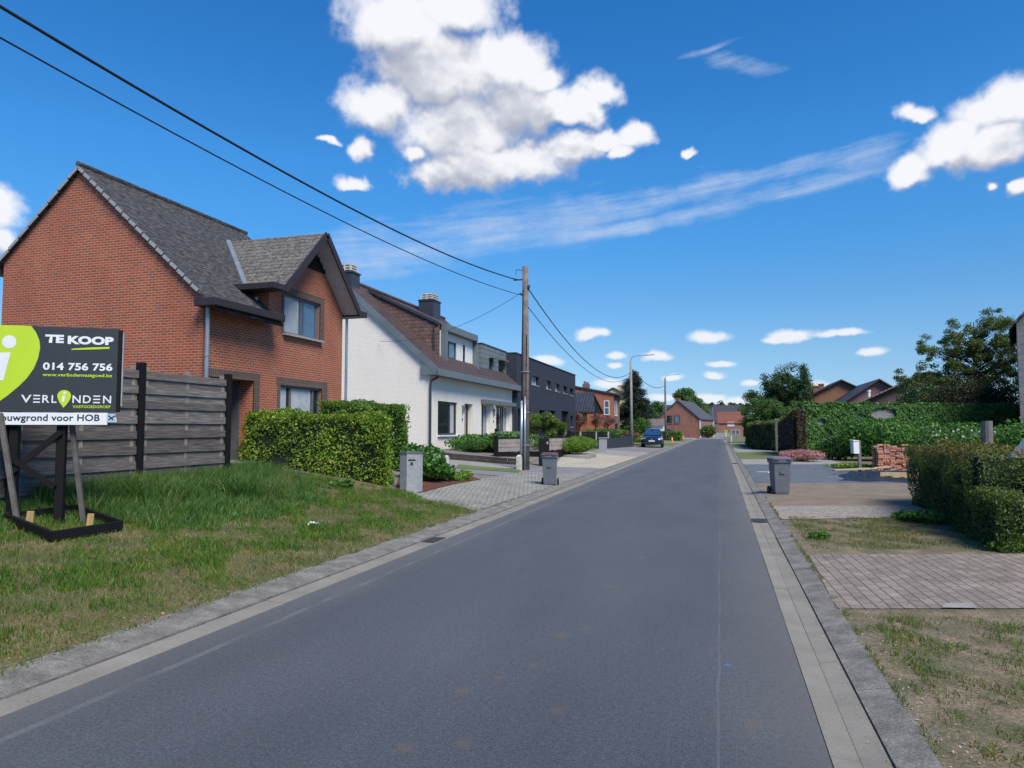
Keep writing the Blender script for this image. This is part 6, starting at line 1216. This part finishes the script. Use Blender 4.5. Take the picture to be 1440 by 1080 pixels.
for (x, y, lb) in ((-5.9, 92.5, 'orange traffic cone on the left verge, nearest to the parked SUV'), (-5.95, 121, 'orange traffic cone on the left verge at the bend')):
    t = thing('traffic_cone', lb, 'cone', (x, y, .06), 0, 'orange traffic cones'); m = MB(); m.lathe([(.17, .04), (.10, .40), (.08, .42), (.035, .75)], (0, 0, 0), 14); m.build('cone', M_or, t, local=True); m = MB(); m.box(-.22, .22, -.22, .22, 0, .04); m.build('base', M_or, t, local=True); m = MB(); m.lathe([(.115, .35), (.098, .46)], (0, 0, 0), 14); m.build('stripe', M_whitep, t, local=True)
M_redp = plain('red_barrier', (.6, .05, .04), .5)
for (x, y, lb) in ((4.3, 112, 'red and white barrier board at the street end, left one'), (6.9, 113, 'red and white barrier board at the street end, right one')):
    t = thing('barrier', lb, 'barrier', (x, y, .05), 0, 'small red and white barriers'); m = MB(); m.box(-.45, .45, -.03, .03, .35, .75); m.build('board', M_redp, t, local=True); m = MB(); m.box(-.2, .1, -.035, -.03, .36, .74); m.build('stripe', M_whitep, t, local=True); m = MB(); m.box(-.4, -.34, -.2, .2, 0, .35); m.box(.34, .4, -.2, .2, 0, .35); m.build('foot', M_dkmetal, t, local=True)
t = thing('bollard', 'white post at the right kerb near the street end', 'bollard', (1.3, 95, 0)); m = MB(); m.lathe([(.09, 0), (.08, .8), (.05, .85)], (0, 0, 0), 10); m.build('post', M_whitep, t, local=True)
t = thing('spot_standin', 'yellow-green panel on a white post, standing for an unclear spot at the street end', 'sign', (1.15, 160, 0)); m = MB(); m.box(-.08, .08, -.05, .05, 0, 1.1); m.build('post', M_whitep, t, local=True); m = MB(); m.box(-.35, .35, -.06, .0, .9, 1.6); m.build('panel', plain('fluorescent', (.30, .42, .10), .5), t, local=True)  # post and panel stand in for an unclear yellow-green spot
t = thing('concrete_pillar', 'square pale concrete pillar at the left side of the bend', 'pillar', (-.5, 132, 0)); m = MB(); m.box(-.3, .3, -.3, .3, 0, 1.0); m.build('pillar', M_stone, t, local=True); bush('shrub', 'yellowish green shrub right of the brick house at the bend', (-2.2, 140, 0), (1.6, 1.5, 1.4), 40, .3, F_olive, n=7)
t = thing('garden_wall', 'low pale garden wall at the street end left of the red roof house', 'garden wall', (0.5, 172, 0)); m = MB(); m.box(-3.2, 1.6, -.15, .15, 0, .9); m.build('wall', M_stone, t, local=True)

# ------------------------------------------------------------ grass
def blades(name, label, X, Y, hgt, mat, width=.006, lean=.35, kind='stuff', z=None):
    n = len(X); Z = (H(X, Y) if z is None else z); a = rng.random(n) * 6.283; d = np.stack([np.cos(a), np.sin(a), np.zeros(n)], 1); a2 = rng.random(n) * 6.283; l = np.stack([np.cos(a2), np.sin(a2), np.zeros(n)], 1) * (lean * hgt * rng.random(n))[:, None]
    b = np.stack([X, Y, Z], 1); w_ = (width * rng.uniform(.6, 1.4, n))[:, None]; up = np.array([0, 0, 1.]); hh = hgt[:, None]
    V = np.stack([b - d * w_, b + d * w_, b + d * w_ * .75 + up * hh * .55 + l * .35, b - d * w_ * .75 + up * hh * .55 + l * .35, b + up * hh + l * 1.1], 1)
    o = npmesh(name, V, 5, mat, None, [(0, 1, 2, 3), (3, 2, 4)]); tag(o, label, 'grass', None, kind); return o
def wob2(X, Y, s=1): return wob(np.stack([X, Y, X * 0], 1), s)
N = 210000; Y = 1.5 + 13.0 * rng.random(N) ** 1.1; X = -4.50 - 5.6 * rng.random(N) ** .9; ok = (X > -9.6) & (wob2(X, Y, 1.6) + rng.normal(0, .3, N) > -.12) & ~((X > -4.66 + .1 * wob2(X, Y, 2)) & (rng.random(N) < .6)) & (Y - 13.35 < (-X - 4.6) * .55); X, Y = X[ok], Y[ok]
hg = (.028 + .045 * rng.random(len(X))) * (1 + .35 * wob2(X, Y, .9)) * np.clip((-X - 4.4) * 1.2, .45, 1.25); blades('lawn_grass', 'short patchy green and yellowing grass on the left verge', X, Y, np.clip(hg, .015, .12), F_grass, .0038, .9)
N = 60000; Y = 1.5 + 12.5 * rng.random(N); X = -4.6 - 4.8 * rng.random(N); ok = (wob2(X, Y, 1.6) + rng.normal(0, .3, N) < .1); X, Y = X[ok], Y[ok]; blades('dry_grass', 'dry straw-coloured blades in the left verge', X, Y, .03 + .04 * rng.random(len(X)), F_grassd, .0032, 1.2)
N = 85000; Y = 4.5 + 9.2 * rng.random(N); X = -9.65 + 3.4 * rng.random(N) ** 1.35; ed = (-X - 6.9 + .35 * wob2(X, Y, 1.3) - .25 * np.clip(Y - 10.5, 0, 5)); ok = (ed > 0) & ~((Y > 13.2)) & ~((X > -8.0) & (Y < 7.7)); X, Y, ed = X[ok], Y[ok], ed[ok]
blades('tall_grass', 'tall unmown grass and weeds along the foot of the wooden fence', X, Y, (.08 + .29 * np.clip(ed / 1.7, 0, 1)) * (.5 + .6 * rng.random(len(X))) * np.where((X < -7.1) & (Y < 7.6), .38, 1), F_weed, .006, .75)
for (cx, cy, r_, lb) in ((-7.9, 10.7, .55, 'dark clump of tall grass, nearest to the bright hedge'), (-8.5, 9.1, .6, 'clump of tall grass right of the billboard posts')):
    N = 2600; a = rng.random(N) * 6.283; q = r_ * rng.random(N) ** .6; blades('grass_clump', lb, cx + q * np.cos(a), cy + q * np.sin(a), .2 + .26 * rng.random(N), F_weed, .006, 1.1)
N = 120000; Y = 1.8 + 6.2 * rng.random(N); X = 1.2 + 5.2 * rng.random(N) ** 1.1; ok = (Y < 6.75 + (X - 1) * .30) & (wob2(X, Y, 2.1) + .6 * wob2(X + 5, Y, 4.7) + rng.normal(0, .35, N) > .22) & (X > 1.36 - .04 * Y + .06 * wob2(X, Y, 3)); X, Y = X[ok], Y[ok]; blades('patchy_grass', 'thin patchy grass on bare soil in front of the paved driveway', X, Y, .012 + .03 * rng.random(len(X)), F_grassd, .0024, 1.5)
N = 60000; Y = 10.2 + 6.0 * rng.random(N); X = 1.15 + 4.0 * rng.random(N); ok = (Y > 10.35 + (X - 1) * .3) & (Y < 14.0 + (X - 1) * .25) & (wob2(X, Y, 1.9) + rng.normal(0, .3, N) > -.1) & (X < 4.1); X, Y = X[ok], Y[ok]; blades('patchy_grass', 'thin patchy grass strip beyond the paved driveway', X, Y, .015 + .035 * rng.random(len(X)), F_grassd, .0032, 1.4)
def litter(name, label, X, Y, size, mat, z=None):
    n = len(X); P_ = np.stack([X, Y, (H(X, Y) if z is None else X * 0 + z) + .006], 1); o = leafmesh(name, P_, np.tile([0, 0, 1.], (n, 1)), size, mat, None, jit=.35, aspect=.7, fold=.6); tag(o, label, 'litter', None, 'stuff')
F_litter = foliage('dead_leaves', [(.10, .055, .03), (.20, .12, .06), (.30, .20, .11), (.38, .30, .20)], trans=.05); F_chips = foliage('stone_chips', [(.12, .11, .10), (.25, .24, .22), (.40, .38, .35), (.30, .16, .11)], rough=.9, trans=0)
N = 1500; litter('leaf_litter', 'dry leaves and bits scattered in the right-hand verge grass', 1.1 + 4 * rng.random(N), 2 + 12 * rng.random(N), .022, F_litter)
N = 1400; litter('leaf_litter', 'dry leaves and bits scattered in the left verge grass', -4.6 - 3.5 * rng.random(N) ** 1.5, 2 + 11 * rng.random(N), .024, F_litter)
N = 2600; litter('grit', 'loose grit and stone chips along the edges of both kerbs', np.where(rng.random(N) < .5, .99 + .22 * rng.random(N), -4.57 - .2 * rng.random(N)), 2 + 22 * rng.random(N) ** 1.3, .014, F_chips)
N = 1500; X = np.where(rng.random(N) < .5, .62 + .16 * rng.random(N) ** .3, -4.03 - .18 * rng.random(N)); litter('grit', 'fine grit washed into both road gutters', X, 2 + 26 * rng.random(N) ** 1.3, .010, F_chips, z=.004)
N = 5000; Y = 2 + 16 * rng.random(N); X = np.where(rng.random(N) < .45, -4.565 - .05 * rng.random(N) ** 2, .988 + .04 * rng.random(N)); ok = wob2(X * 0, Y, 3.1) > .1; X, Y = X[ok], Y[ok]; blades('kerb_weeds', 'thin weeds growing along the back edges of the kerbs', X, Y, .02 + .03 * rng.random(len(X)), F_grassd, .003, 1.3)
N = 46000; Y = 1.8 + 6.2 * rng.random(N); X = 1.1 + 5.2 * rng.random(N); ok = (Y < 6.75 + (X - 1) * .30) & (wob2(X, Y, 3.3) + .5 * wob2(X, Y + 9, 7) + rng.normal(0, .2, N) > .55); X, Y = X[ok], Y[ok]; blades('green_tufts', 'small fresh green tufts in the bare soil before the paved driveway', X, Y, .02 + .04 * rng.random(len(X)), F_grass, .0026, 1.3)
q = (1.37, 11.49, 0.044); bush('weed', 'small leafy green weed in the grass beyond the paved driveway', q, (.16, .16, .05), 1500, .06, F_shrub, n=5, wood=False, cat='weed'); q = (3.3, 13.89, 0.044); bush('weed', 'leafy weeds at the foot of the yew hedge', q, (.45, .3, .12), 600, .08, F_shrub, n=7, wood=False, cat='weed'); q = (3.65, 10.99, 0.045); bush('weed', 'pale green leafy weed under the lower yew hedge', (q[0], q[1] - .05, q[2]), (.35, .15, .08), 900, .08, F_lav, n=7, wood=False, cat='weed')
q = (-7.68, 13.52, 0.406); bush('weed', 'small dark green tuft at the foot of the bright hedge', q, (.28, .2, .1), 700, .09, F_ivy, n=5, wood=False, cat='weed')
t = thing('white_flowers', 'few small white flowers in the left verge grass', 'flowers', (-5.92, 9.41, 0.162)); q = (-5.92, 9.41, 0.162)
for i in range(6):
    c_ = np.array(q) + rng.normal(0, 1, 3) * [.12, .12, .01] + [0, 0, .1]; P_ = c_ + rng.normal(0, .018, (5, 3)) * [1, 1, .2]; leafmesh('flower', P_, np.tile([0, -.3, 1.], (5, 1)), .028, M_whitep, t, aspect=1)
